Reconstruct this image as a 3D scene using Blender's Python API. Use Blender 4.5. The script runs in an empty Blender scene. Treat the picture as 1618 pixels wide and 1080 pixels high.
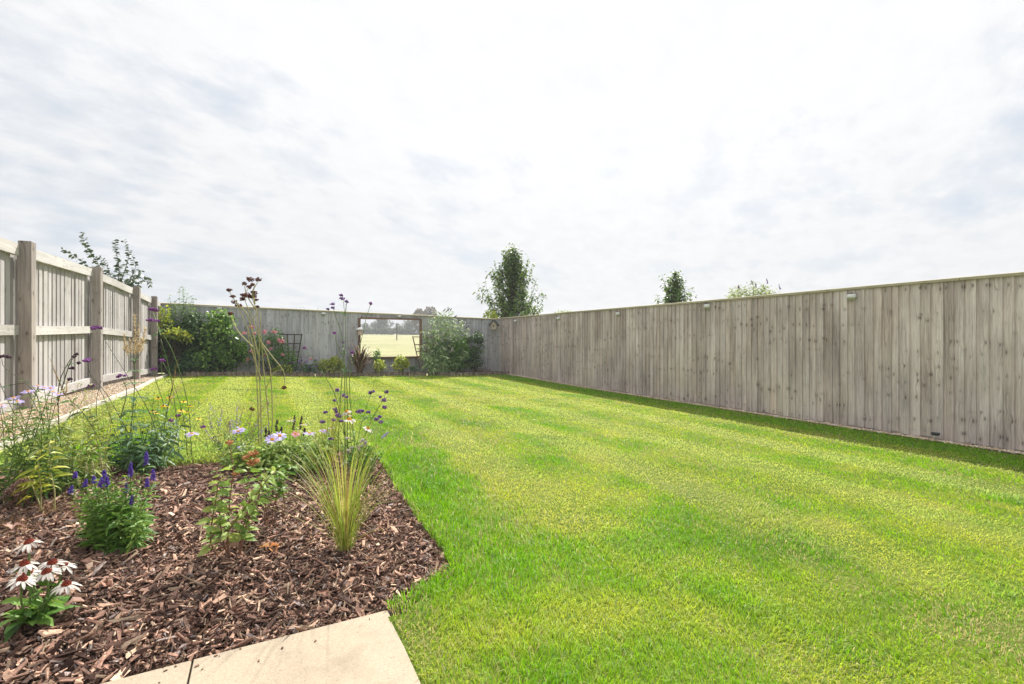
import bpy, math, random
import numpy as np
from mathutils import Vector
random.seed(7)
RNG = np.random.default_rng(11)
SC = bpy.context.scene
COL = SC.collection
PI = math.pi

# ------------------------------------------------------------------ camera model
F = 760.0
TH = math.atan(394 / F)
CS, SN = math.cos(TH), math.sin(TH)
CH = 1.17
def at(px, py, Z):
    a = (px - 809) / F; b = (535 - py) / F
    return np.array([Z * (SN + a * CS), Z * (CS - a * SN), CH + b * Z])
def on_y(px, py, y):
    a = (px - 809) / F
    return at(px, py, y / (CS - a * SN))
def on_x(px, py, x):
    a = (px - 809) / F
    return at(px, py, x / (SN + a * CS))
def depth(p):
    return p[0] * SN + p[1] * CS

# ------------------------------------------------------------------ ground form
_ly = np.array([-6, 0, 2, 4, 6.5, 9, 11.5, 13.4, 20.])
_lz = np.array([.2, .2, .25, .37, .46, .44, .36, .27, .24])
_yy = np.linspace(-6, 20, 521)
_L = np.interp(_yy, _ly, _lz)
_k = np.exp(-np.linspace(-2, 2, 61) ** 2); _k /= _k.sum()
_L = np.convolve(np.pad(_L, 30, mode='edge'), _k, 'valid')
def g(x, y):
    x = np.asarray(x, float); y = np.asarray(y, float)
    s = np.clip((6.9 - x) / 9.0, 0, 1.05)
    r = .05 * np.clip((y - 9) / 4.4, 0, 1)
    bump = .012 * np.sin(x * 1.7 + y * .6) * np.sin(y * 1.1 - x * .4)
    return np.interp(y, _yy, _L) * s ** 1.35 + r + bump * np.clip(s * 3, 0, 1)
def gp(px, py):
    lo, hi = .5, 40.
    Zs = np.geomspace(lo, hi, 400)
    prev = lo
    for Z in Zs:
        p = at(px, py, Z)
        if p[2] < g(p[0], p[1]):
            a, b = prev, Z
            for _ in range(30):
                m = (a + b) / 2; q = at(px, py, m)
                if q[2] < g(q[0], q[1]): b = m
                else: a = m
            return at(px, py, b)
        prev = Z
    return at(px, py, hi)

# value noise in numpy
_lat = RNG.random((256, 256))
def vnoise(x, y, sc, ox=0.):
    x = np.asarray(x) * sc + ox + 100; y = np.asarray(y) * sc + ox * 1.7 + 100
    xi = np.floor(x).astype(int); yi = np.floor(y).astype(int)
    fx = x - xi; fy = y - yi
    fx = fx * fx * (3 - 2 * fx); fy = fy * fy * (3 - 2 * fy)
    a = _lat[xi % 256, yi % 256]; b = _lat[(xi + 1) % 256, yi % 256]
    c = _lat[xi % 256, (yi + 1) % 256]; d = _lat[(xi + 1) % 256, (yi + 1) % 256]
    return (a * (1 - fx) + b * fx) * (1 - fy) + (c * (1 - fx) + d * fx) * fy
def fbm(x, y, sc, ox=0.):
    return (vnoise(x, y, sc, ox) * .5 + vnoise(x, y, sc * 2.1, ox + 9) * .3 + vnoise(x, y, sc * 4.3, ox + 21) * .2)

# ------------------------------------------------------------------ mesh collector
def nrm(v):
    v = np.asarray(v, float)
    return v / np.maximum(np.linalg.norm(v, axis=-1, keepdims=True), 1e-9)
class MB:
    def __init__(s): s.V = []; s.F = []; s.R = []; s.C = []; s.n = 0
    def add(s, verts, faces, rnd=0.5, col=None):
        """faces: list of int arrays (n,k) with local indices"""
        verts = np.asarray(verts, float).reshape(-1, 3)
        if isinstance(faces, np.ndarray): faces = [faces]
        for f in faces: s.F.append(np.asarray(f, int) + s.n)
        s.V.append(verts); m = len(verts)
        s.R.append(np.broadcast_to(np.asarray(rnd, float), (m,)))
        if col is not None: s.C.append(np.asarray(col, float).reshape(m, 3))
        s.n += m
    def build(s, name, mat, parent=None, smooth=False, loc=None):
        me = bpy.data.meshes.new(name)
        V = np.concatenate(s.V)
        base = np.zeros(3)
        if parent is not None:
            p = parent
            while p is not None:
                base += np.array(p.location); p = p.parent
        if loc is not None: base = base + np.asarray(loc, float)
        V = V - base
        loops = np.concatenate([f.ravel() for f in s.F]).astype(np.int32)
        sizes = np.concatenate([np.full(len(f), f.shape[1]) for f in s.F])
        starts = np.concatenate([[0], np.cumsum(sizes)[:-1]]).astype(np.int32)
        me.vertices.add(len(V)); me.vertices.foreach_set('co', V.astype(np.float32).ravel())
        me.loops.add(len(loops)); me.loops.foreach_set('vertex_index', loops)
        me.polygons.add(len(sizes)); me.polygons.foreach_set('loop_start', starts)
        me.update(calc_edges=True)
        me.validate()
        me.polygons.foreach_set('use_smooth', np.full(len(me.polygons), bool(smooth)))
        at_ = me.attributes.new('rnd', 'FLOAT', 'POINT')
        at_.data.foreach_set('value', np.concatenate(s.R).astype(np.float32))
        if s.C:
            c = np.concatenate(s.C); c4 = np.ones((len(c), 4), np.float32); c4[:, :3] = c
            ca = me.attributes.new('tint', 'FLOAT_COLOR', 'POINT')
            ca.data.foreach_set('color', c4.ravel())
        me.materials.append(mat)
        o = bpy.data.objects.new(name, me); COL.objects.link(o)
        if loc is not None: o.location = loc
        if parent is not None: o.parent = parent
        return o
def empty(name, loc, label, cat, group=None):
    o = bpy.data.objects.new(name, None); COL.objects.link(o)
    o.location = [float(v) for v in loc]; o.empty_display_size = .05
    return tag(o, label, cat, group)
def tag(o, label=None, cat=None, group=None, kind=None):
    if label: o['label'] = label
    if cat: o['category'] = cat
    if group: o['group'] = group
    if kind: o['kind'] = kind
    return o

def box(mb, c, size, rnd=.5, jit=0., rot=0.):
    c = np.asarray(c, float); h = np.asarray(size, float) / 2
    v = np.array([[-1, -1, -1], [1, -1, -1], [1, 1, -1], [-1, 1, -1], [-1, -1, 1], [1, -1, 1], [1, 1, 1], [-1, 1, 1]], float) * h
    if jit: v = v + RNG.normal(0, jit, v.shape)
    if rot:
        cr, sr = math.cos(rot), math.sin(rot)
        v = np.stack([v[:, 0] * cr - v[:, 1] * sr, v[:, 0] * sr + v[:, 1] * cr, v[:, 2]], 1)
    mb.add(v + c, np.array([[0, 3, 2, 1], [4, 5, 6, 7], [0, 1, 5, 4], [1, 2, 6, 5], [2, 3, 7, 6], [3, 0, 4, 7]]), rnd)
def hexa(mb, v8, rnd=.5):
    mb.add(np.asarray(v8, float), np.array([[0, 3, 2, 1], [4, 5, 6, 7], [0, 1, 5, 4], [1, 2, 6, 5], [2, 3, 7, 6], [3, 0, 4, 7]]), rnd)
def bbox(mb, c, size, bev=.006, rnd=.5, jit=0.):
    """box with chamfered edges (24 verts)"""
    bm_c = np.asarray(c, float); h = np.asarray(size, float) / 2
    b = min(bev, h.min() * .45)
    vs = []; idx = {}
    for sx in (-1, 1):
        for sy in (-1, 1):
            for sz in (-1, 1):
                for ax in range(3):
                    p = np.array([sx, sy, sz]) * (h - b)
                    p[ax] = (sx, sy, sz)[ax] * h[ax]
                    idx[(sx, sy, sz, ax)] = len(vs); vs.append(p)
    q = []
    for ax in range(3):
        o1, o2 = (ax + 1) % 3, (ax + 2) % 3
        for s in (-1, 1):
            r = []
            for (a1, a2) in ((-1, -1), (1, -1), (1, 1), (-1, 1)):
                k = [0, 0, 0]; k[ax] = s; k[o1] = a1; k[o2] = a2
                r.append(idx[(k[0], k[1], k[2], ax)])
            q.append(r if s > 0 else r[::-1])
        for s1 in (-1, 1):
            for s2 in (-1, 1):
                e = []
                for t, fa in ((-1, o1), (1, o1), (1, o2), (-1, o2)):
                    k = [0, 0, 0]; k[ax] = t; k[o1] = s1; k[o2] = s2
                    e.append(idx[(k[0], k[1], k[2], fa)])
                q.append(e if s1 * s2 < 0 else e[::-1])
    t3 = []
    for sx in (-1, 1):
        for sy in (-1, 1):
            for sz in (-1, 1):
                t = [idx[(sx, sy, sz, k)] for k in range(3)]
                t3.append(t if sx * sy * sz > 0 else t[::-1])
    v = np.array(vs)
    if jit: v = v + RNG.normal(0, jit, v.shape)
    mb.add(v + bm_c, [np.array(q), np.array(t3)], rnd)

def tube(mb, pts, r0, r1, sides=5, rnd=.5, cap=True):
    pts = np.asarray(pts, float); n = len(pts)
    t = np.gradient(pts, axis=0); t = nrm(t)
    ref = np.array([0.31, .95, .05]); 
    u = np.cross(t, ref); bad = np.linalg.norm(u, axis=1) < .1
    u[bad] = np.cross(t[bad], [1, 0, 0]); u = nrm(u); w = np.cross(t, u)
    r = np.linspace(r0, r1, n)[:, None, None]
    an = np.arange(sides) / sides * 2 * PI
    ring = pts[:, None] + r * (np.cos(an)[None, :, None] * u[:, None] + np.sin(an)[None, :, None] * w[:, None])
    i = np.arange(n - 1)[:, None] * sides; j = np.arange(sides)[None]
    q = np.stack([i + j, i + (j + 1) % sides, i + sides + (j + 1) % sides, i + sides + j], -1).reshape(-1, 4)
    fs = [q]
    if cap: fs.append(np.array([[(n - 1) * sides + k for k in range(sides)]]))
    mb.add(ring.reshape(-1, 3), fs, rnd)

def curve(p0, p1, n=7, bow=(0, 0, 0), wob=0.):
    """from p0 to p1 with a bow vector at mid"""
    t = np.linspace(0, 1, n)[:, None]
    p = np.asarray(p0) * (1 - t) + np.asarray(p1) * t + np.asarray(bow) * (4 * t * (1 - t))
    if wob: 
        w = RNG.normal(0, wob, (n, 3)); w[0] = 0; w[-1] = 0; p = p + w
    return p
def spline(P, n=14):
    """Catmull-Rom through points"""
    P = np.asarray(P, float)
    if len(P) < 3: return curve(P[0], P[-1], n)
    Q = np.vstack([2 * P[0] - P[1], P, 2 * P[-1] - P[-2]])
    out = []
    m = len(P) - 1
    for tt in np.linspace(0, m - 1e-6, n):
        i = int(tt); t = tt - i
        a, b, c, d = Q[i:i + 4]
        out.append(.5 * (2 * b + (c - a) * t + (2 * a - 5 * b + 4 * c - d) * t ** 2 + (3 * b - a - 3 * c + d) * t ** 3))
    return np.array(out)

def leaves(mb, B, D, U, L, W, droop=0.25, fold=.12, rnd=None, shape=(.35, .72, .5, .42)):
    """B base, D direction, U approx normal; all (N,3)"""
    B = np.asarray(B, float); N = len(B)
    if N == 0: return
    D = nrm(D); S = nrm(np.cross(D, U)); Nn = np.cross(S, D)
    L = np.broadcast_to(np.asarray(L, float), (N,))[:, None]; W = np.broadcast_to(np.asarray(W, float), (N,))[:, None]
    droop = np.broadcast_to(np.asarray(droop, float), (N,))[:, None]
    t1, t2, w1, w2 = shape
    def P(t, s):
        dn = Nn * 0 + np.array([0, 0, -1.])
        return B + D * L * t + dn * (droop * L * t * t) + S * (W * s) + Nn * (fold * W * abs(s) * 2)
    v = np.stack([P(0, 0), P(t1, -w1), P(t1, 0), P(t1, w1), P(t2, -w2), P(t2, 0), P(t2, w2), P(1., 0)], 1).reshape(-1, 3)
    o = (np.arange(N) * 8)[:, None]
    tri = np.concatenate([o + np.array([[0, 2, 1]]), o + np.array([[0, 3, 2]]), o + np.array([[4, 5, 7]]), o + np.array([[5, 6, 7]])])
    q = np.concatenate([o + np.array([[1, 2, 5, 4]]), o + np.array([[2, 3, 6, 5]])])
    if rnd is None: rnd = RNG.random(N)
    mb.add(v, [tri, q], np.repeat(np.broadcast_to(rnd, (N,)), 8))

def strips(mb, B, D, H, reach, W, rnd=None, segs=4, tipdrop=.3, pw=1.6):
    """arching grass-like straps: rise H then arch out by reach along D"""
    B = np.asarray(B, float); N = len(B)
    D = np.asarray(D, float); D = D / np.maximum(np.linalg.norm(D[:, :2], axis=1, keepdims=True), 1e-6); D[:, 2] = 0
    S = np.stack([-D[:, 1], D[:, 0], D[:, 2]], 1)
    H = np.broadcast_to(np.asarray(H, float), (N,))[:, None]; reach = np.broadcast_to(np.asarray(reach, float), (N,))[:, None]
    W = np.broadcast_to(np.asarray(W, float), (N,))[:, None]
    td = np.broadcast_to(np.asarray(tipdrop, float), (N,))[:, None]
    rows = []
    for k in range(segs + 1):
        t = k / segs
        z = H * (1.0 * t * (1 + td) - td * t ** 3 * 1.0) 
        r = reach * t ** pw
        c = B + D * r + np.array([0, 0, 1.]) * z
        w = W * (1 - t ** 2.2) * (.6 + .4 * min(1, t * 4)) if k < segs else W * .04
        rows.append(c - S * w / 2); rows.append(c + S * w / 2)
    v = np.stack(rows, 1).reshape(-1, 3); m = 2 * (segs + 1)
    o = (np.arange(N) * m)[:, None]
    q = np.concatenate([o + np.array([[2 * k, 2 * k + 1, 2 * k + 3, 2 * k + 2]]) for k in range(segs)])
    if rnd is None: rnd = RNG.random(N)
    mb.add(v, q, np.repeat(np.broadcast_to(rnd, (N,)), m))

_OCT = np.array([[1, 0, 0], [-1, 0, 0], [0, 1, 0], [0, -1, 0], [0, 0, 1], [0, 0, -1.]])
_OF = np.array([[0, 2, 4], [2, 1, 4], [1, 3, 4], [3, 0, 4], [2, 0, 5], [1, 2, 5], [3, 1, 5], [0, 3, 5]])
def octs(mb, P, size, rnd=None, aniso=None):
    P = np.asarray(P, float); N = len(P)
    size = np.broadcast_to(np.asarray(size, float), (N,))[:, None, None]
    v = _OCT[None] * size * (RNG.uniform(.7, 1.3, (N, 6, 1)))
    if aniso is not None: v = v * np.asarray(aniso)[None, None]
    a = RNG.uniform(0, 2 * PI, N); c, s = np.cos(a)[:, None], np.sin(a)[:, None]
    v = np.stack([v[..., 0] * c - v[..., 1] * s, v[..., 0] * s + v[..., 1] * c, v[..., 2]], -1)
    v = v + P[:, None]
    f = (np.arange(N) * 6)[:, None, None] + _OF[None]
    if rnd is None: rnd = RNG.random(N)
    mb.add(v.reshape(-1, 3), f.reshape(-1, 3), np.repeat(np.broadcast_to(rnd, (N,)), 6))
def lathe(mb, prof, c, sides=12, rnd=.5, axis='z', capb=True, capt=True):
    prof = np.asarray(prof, float); n = len(prof); an = np.arange(sides) / sides * 2 * PI
    v = np.stack([prof[:, :1] * np.cos(an)[None], prof[:, :1] * np.sin(an)[None], np.repeat(prof[:, 1:2], sides, 1)], -1)
    if axis == '-x': v = np.stack([-v[..., 2], v[..., 0], v[..., 1]], -1)
    if axis == '-y': v = np.stack([-v[..., 0], -v[..., 2], v[..., 1]], -1)
    i = np.arange(n - 1)[:, None] * sides; j = np.arange(sides)[None]
    q = np.stack([i + j, i + (j + 1) % sides, i + sides + (j + 1) % sides, i + sides + j], -1).reshape(-1, 4)
    fs = [q]
    if capb: fs.append(np.array([list(range(sides))[::-1]]))
    if capt: fs.append(np.array([[(n - 1) * sides + k for k in range(sides)]]))
    mb.add(v.reshape(-1, 3) + np.asarray(c, float), fs, rnd)

# ------------------------------------------------------------------ materials
def S(r, g_, b):
    f = lambda u: (u / 255 / 12.92) if u / 255 <= .04045 else ((u / 255 + .055) / 1.055) ** 2.4
    return (f(r), f(g_), f(b), 1.)
class NT:
    def __init__(s, tree): s.t = tree
    def n(s, typ, props=None, **inp):
        nd = s.t.nodes.new(typ)
        for k, v in (props or {}).items(): setattr(nd, k, v)
        for k, v in inp.items():
            key = int(k[1:]) if k[0] == 'i' and k[1:].isdigit() else k.replace('_', ' ')
            sock = nd.inputs[key]
            if isinstance(v, bpy.types.NodeSocket): s.t.links.new(v, sock)
            else: sock.default_value = v
        return nd
    def math(s, op, a, b=0., c=0., clamp=False):
        nd = s.n('ShaderNodeMath', {'operation': op, 'use_clamp': clamp}, i0=a, i1=b, i2=c); return nd.outputs[0]
    def ramp(s, fac, stops, interp='LINEAR'):
        nd = s.t.nodes.new('ShaderNodeValToRGB'); cr = nd.color_ramp; cr.interpolation = interp
        while len(cr.elements) < len(stops): cr.elements.new(.5)
        for e, (p, c) in zip(cr.elements, stops):
            e.position = p; e.color = c if len(c) == 4 else (*c, 1)
        s.t.links.new(fac, nd.inputs[0]); return nd.outputs[0]
    def mix(s, fac, a, b, blend='MIX'):
        nd = s.n('ShaderNodeMix', {'data_type': 'RGBA', 'blend_type': blend})
        for sock, v in ((nd.inputs[0], fac), (nd.inputs[6], a), (nd.inputs[7], b)):
            if isinstance(v, bpy.types.NodeSocket): s.t.links.new(v, sock)
            else: sock.default_value = v
        return nd.outputs[2]
def newmat(name):
    m = bpy.data.materials.new(name); m.use_nodes = True; m.node_tree.nodes.clear()
    return m, NT(m.node_tree)
def finish(m, nt, col, rough=.6, spec=.3, trans=None, tcol=None, bump=None, bstr=.3, bdist=.01, metal=0.):
    p = nt.n('ShaderNodeBsdfPrincipled')
    def setv(k, v):
        if isinstance(v, bpy.types.NodeSocket): nt.t.links.new(v, p.inputs[k])
        else: p.inputs[k].default_value = v
    setv('Base Color', col); setv('Roughness', rough); setv('Specular IOR Level', spec); setv('Metallic', metal)
    if bump is not None:
        b = nt.n('ShaderNodeBump', Strength=bstr, Distance=bdist, Height=bump)
        nt.t.links.new(b.outputs[0], p.inputs['Normal'])
    out = nt.n('ShaderNodeOutputMaterial')
    sh = p.outputs[0]
    if trans:
        t = nt.n('ShaderNodeBsdfTranslucent')
        c = tcol if tcol is not None else col
        if isinstance(c, bpy.types.NodeSocket): nt.t.links.new(c, t.inputs[0])
        else: t.inputs[0].default_value = c
        mx = nt.n('ShaderNodeMixShader', i0=trans, i1=sh, i2=t.outputs[0]); sh = mx.outputs[0]
    nt.t.links.new(sh, out.inputs[0])
    return m
def attr(nt, name, out='Fac'):
    return nt.n('ShaderNodeAttribute', {'attribute_name': name}).outputs[out]
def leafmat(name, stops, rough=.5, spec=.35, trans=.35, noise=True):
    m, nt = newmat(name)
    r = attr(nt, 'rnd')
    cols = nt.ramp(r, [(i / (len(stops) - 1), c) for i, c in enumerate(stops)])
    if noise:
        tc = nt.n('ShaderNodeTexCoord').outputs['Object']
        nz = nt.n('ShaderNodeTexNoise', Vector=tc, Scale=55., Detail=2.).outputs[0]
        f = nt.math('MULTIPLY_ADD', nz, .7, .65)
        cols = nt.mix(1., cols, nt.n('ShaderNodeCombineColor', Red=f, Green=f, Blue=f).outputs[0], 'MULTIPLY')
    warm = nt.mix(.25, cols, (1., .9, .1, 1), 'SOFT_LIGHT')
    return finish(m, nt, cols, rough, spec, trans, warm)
def plain(name, col, rough=.5, spec=.4, metal=0., nscale=30., namt=.2, bstr=0.1):
    m, nt = newmat(name)
    tc = nt.n('ShaderNodeTexCoord').outputs['Object']
    nz = nt.n('ShaderNodeTexNoise', Vector=tc, Scale=nscale, Detail=4.).outputs[0]
    f = nt.math('MULTIPLY_ADD', nz, 2 * namt, 1 - namt)
    c = nt.mix(1., col, nt.n('ShaderNodeCombineColor', Red=f, Green=f, Blue=f).outputs[0], 'MULTIPLY')
    return finish(m, nt, c, rough, spec, bump=nz, bstr=bstr, bdist=.004, metal=metal)
def tintmat(name, rough=.6, spec=.25, trans=.3, bumpscale=None):
    m, nt = newmat(name)
    c = attr(nt, 'tint', 'Color')
    b = None
    if bumpscale:
        tc = nt.n('ShaderNodeTexCoord').outputs['Object']
        b = nt.n('ShaderNodeTexNoise', Vector=tc, Scale=bumpscale, Detail=3.).outputs[0]
        f = nt.math('MULTIPLY_ADD', b, 1.2, .4)
        c = nt.mix(1., c, nt.n('ShaderNodeCombineColor', Red=f, Green=f, Blue=f).outputs[0], 'MULTIPLY')
    return finish(m, nt, c, rough, spec, trans, None, b, .5, .003)

def weathered(name, light, dark, warm, green=.0, knots=1., horiz=False, contrast=1.):
    """weathered fence timber; u runs along the fence, v up (or the other way for rails)"""
    m, nt = newmat(name)
    tc = nt.n('ShaderNodeTexCoord').outputs['Object']
    sp = nt.n('ShaderNodeSeparateXYZ', Vector=tc)
    r = attr(nt, 'rnd')
    if horiz == 'post':
        u = nt.math('ADD', sp.outputs[0], sp.outputs[1]); v = sp.outputs[2]
    elif horiz:
        u = sp.outputs[2]; v = nt.math('ADD', sp.outputs[0], sp.outputs[1])
    else:
        u = nt.math('ADD', sp.outputs[0], sp.outputs[1]); v = sp.outputs[2]
    rs = nt.math('MULTIPLY', r, 31.)
    def vec(su, sv, k=1.):
        return nt.n('ShaderNodeCombineXYZ', X=nt.math('MULTIPLY', u, su), Y=nt.math('MULTIPLY', v, sv), Z=nt.math('MULTIPLY', rs, k)).outputs[0]
    kv = nt.n('ShaderNodeTexVoronoi', {'voronoi_dimensions': '2D'}, Vector=vec(10., 5.5), Scale=1., Randomness=.8)
    kd = kv.outputs['Distance']
    rowm = nt.n('ShaderNodeTexNoise', Vector=vec(.9, 4.6, 0.), Scale=1., Detail=1.).outputs[0]
    rowk = nt.math('MULTIPLY', nt.math('SUBTRACT', rowm, .47), 9., clamp=True)
    knot = nt.math('MULTIPLY', nt.math('SUBTRACT', 1., nt.math('DIVIDE', kd, .18), clamp=True), rowk, clamp=True)
    halo = nt.math('MULTIPLY', nt.math('SUBTRACT', 1., nt.math('DIVIDE', kd, .5), clamp=True), rowk, clamp=True)
    dist = nt.math('MULTIPLY', halo, 1.2)
    gv = nt.n('ShaderNodeVectorMath', {'operation': 'ADD'}, i0=vec(70., 2.0), i1=nt.n('ShaderNodeCombineXYZ', X=nt.math('MULTIPLY', dist, 1.6)).outputs[0]).outputs[0]
    grain = nt.n('ShaderNodeTexNoise', Vector=gv, Scale=1., Detail=5., Roughness=.65).outputs[0]
    fine = nt.n('ShaderNodeTexNoise', Vector=vec(260., 9.), Scale=1., Detail=2.).outputs[0]
    blot = nt.n('ShaderNodeTexNoise', Vector=vec(3., 1.1, .6), Scale=1., Detail=3.).outputs[0]
    big = nt.n('ShaderNodeTexNoise', Vector=vec(.8, .7, 0.), Scale=1., Detail=3.).outputs[0]
    t = nt.math('ADD', nt.math('MULTIPLY', grain, .70), nt.math('MULTIPLY', fine, .30))
    t = nt.math('ADD', t, nt.math('MULTIPLY', blot, .45))
    t = nt.math('ADD', t, nt.math('MULTIPLY', nt.math('SUBTRACT', r, .5), .18 * contrast))
    t = nt.math('ADD', t, nt.math('MULTIPLY', nt.math('SUBTRACT', big, .5), .42))
    t = nt.math('MULTIPLY_ADD', nt.math('SUBTRACT', t, .72), 1.35, .54)
    col = nt.ramp(t, [(.25, dark), (.5, tuple((a + b) / 2 for a, b in zip(light, dark))), (.72, light), (.95, tuple(min(1, x * 1.18) for x in light[:3]) + (1,))])
    wm = nt.math('MULTIPLY', nt.math('SUBTRACT', nt.n('ShaderNodeTexNoise', Vector=vec(1.5, .5, 2.), Scale=1., Detail=2.).outputs[0], .42), 3., clamp=True)
    col = nt.mix(nt.math('MULTIPLY', wm, .55), col, nt.mix(1., col, warm, 'MULTIPLY'))
    if green:
        low = nt.math('SUBTRACT', 1.15, sp.outputs[2], clamp=True)
        gm = nt.math('MULTIPLY', nt.math('MULTIPLY', nt.math('SUBTRACT', big, .46), 5., clamp=True), low)
        col = nt.mix(nt.math('MULTIPLY', gm, green, clamp=True), col, nt.mix(1., col, (.72, .78, .42, 1), 'MULTIPLY'))
    kk = nt.math('MULTIPLY', knot, .72 * knots, clamp=True)
    col = nt.mix(nt.math('MULTIPLY', halo, .30 * knots), col, nt.mix(1., col, (.55, .47, .42, 1), 'MULTIPLY'))
    col = nt.mix(kk, col, (.035, .028, .024, 1))
    h = nt.math('ADD', grain, nt.math('MULTIPLY', fine, .5))
    return finish(m, nt, col, .85, .15, bump=h, bstr=.35, bdist=.004)
# ------------------------------------------------------------------ render / world / sun
SC.view_settings.view_transform = 'Standard'; SC.view_settings.look = 'None'
SC.view_settings.gamma = 1.0; SC.view_settings.exposure = 0.75
SC.render.film_transparent = False
SC.cycles.max_bounces = 6; SC.cycles.diffuse_bounces = 3; SC.cycles.transmission_bounces = 4
SC.cycles.transparent_max_bounces = 4; SC.cycles.volume_bounces = 0
SC.cycles.use_adaptive_sampling = True; SC.cycles.adaptive_threshold = .02
SC.cycles.use_denoising = True
SC.cycles.sample_clamp_indirect = 8.
cam = bpy.data.cameras.new('camera'); co = bpy.data.objects.new('camera', cam); COL.objects.link(co)
co.location = (0, 0, CH); co.rotation_euler = (PI / 2, 0, -TH)
cam.sensor_width = 36.; cam.lens = F / 1618 * 36; cam.shift_y = -5 / 1618.
cam.clip_start = .05; cam.clip_end = 6000
SC.camera = co

SUN_AZ = math.atan2(.64, .80)          # from +y towards +x
SUN_EL = math.radians(47)
sd = Vector((math.sin(SUN_AZ) * math.cos(SUN_EL), math.cos(SUN_AZ) * math.cos(SUN_EL), math.sin(SUN_EL)))
sl = bpy.data.lights.new('sun', 'SUN'); so = bpy.data.objects.new('sun', sl); COL.objects.link(so)
sl.energy = 5.0; sl.angle = math.radians(.9); sl.color = (1., .955, .88)
so.rotation_euler = sd.to_track_quat('Z', 'Y').to_euler(); so.location = (20, 25, 40)

W = bpy.data.worlds.new('World'); SC.world = W; W.use_nodes = True
W.node_tree.nodes.clear(); nt = NT(W.node_tree)
sky = nt.n('ShaderNodeTexSky', {'sky_type': 'NISHITA', 'sun_disc': False, 'sun_elevation': SUN_EL, 'sun_rotation': SUN_AZ,
                                'air_density': 1., 'dust_density': 2.5, 'ozone_density': 1.})
gen = nt.n('ShaderNodeTexCoord').outputs['Generated']
sp = nt.n('ShaderNodeSeparateXYZ', Vector=gen)
z = nt.math('MAXIMUM', sp.outputs[2], 0.)
den = nt.math('ADD', z, .24)
cu = nt.math('DIVIDE', sp.outputs[0], den); cv = nt.math('DIVIDE', sp.outputs[1], den)
# cloud sheets drift across the view: stretch along one axis
ca, sa = math.cos(.55), math.sin(.55)
ru = nt.math('ADD', nt.math('MULTIPLY', cu, ca), nt.math('MULTIPLY', cv, sa))
rv = nt.math('SUBTRACT', nt.math('MULTIPLY', cv, ca), nt.math('MULTIPLY', cu, sa))
cp = nt.n('ShaderNodeCombineXYZ', X=nt.math('MULTIPLY', ru, .95), Y=nt.math('MULTIPLY', rv, 1.25), Z=3.3).outputs[0]
n1 = nt.n('ShaderNodeTexNoise', Vector=cp, Scale=1.05, Detail=8., Roughness=.58, Distortion=.1).outputs[0]
n2 = nt.n('ShaderNodeTexNoise', Vector=cp, Scale=4.2, Detail=7., Roughness=.62, Distortion=.1).outputs[0]
n3 = nt.n('ShaderNodeTexNoise', Vector=cp, Scale=11., Detail=5., Roughness=.62, Distortion=.05).outputs[0]
cl = nt.math('ADD', nt.math('MULTIPLY', n1, .62), nt.math('ADD', nt.math('MULTIPLY', n2, .25), nt.math('MULTIPLY', n3, .13)))
dv = nt.n('ShaderNodeVectorMath', {'operation': 'DOT_PRODUCT'}, i0=nt.n('ShaderNodeVectorMath', {'operation': 'NORMALIZE'}, i0=gen).outputs[0], i1=tuple(sd)).outputs['Value']
sdot = nt.math('MAXIMUM', dv, 0.)
glow = nt.math('POWER', sdot, 5.)
glow2 = nt.math('POWER', sdot, 24.)
# thin cloud: veil thickness
veil = nt.math('ADD', nt.math('MULTIPLY', nt.math('SUBTRACT', cl, .41), 5.0), nt.math('MULTIPLY', glow, 1.1))
veil = nt.math('ADD', veil, .25, clamp=True)
blue = nt.mix(.5, nt.mix(1., sky.outputs[0], (.085, .085, .085, 1), 'MULTIPLY'), (.62, .76, .94, 1))
lum = nt.math('ADD', .80, nt.math('ADD', nt.math('MULTIPLY', z, .16), nt.math('ADD', nt.math('MULTIPLY', glow, .22), nt.math('MULTIPLY', glow2, .3))))
lum = nt.math('MINIMUM', lum, .975)
lum = nt.math('ADD', lum, nt.math('MULTIPLY', nt.math('MAXIMUM', nt.math('SUBTRACT', z, .56), 0.), 2.2))
lum = nt.math('ADD', lum, nt.math('ADD', nt.math('MULTIPLY', nt.math('SUBTRACT', n2, .5), .10), nt.math('MULTIPLY', nt.math('SUBTRACT', n3, .5), .16)))
white = nt.n('ShaderNodeVectorMath', {'operation': 'SCALE'}, i0=(.99, 1.0, 1.015)).outputs[0]
whn = white.node; nt.t.links.new(lum, whn.inputs['Scale'])
skycol = nt.mix(nt.math('MULTIPLY_ADD', veil, .85, .15), blue, white)
bg = nt.n('ShaderNodeBackground', Color=skycol, Strength=.615)
nt.t.links.new(bg.outputs[0], nt.n('ShaderNodeOutputWorld').inputs[0])

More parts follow.
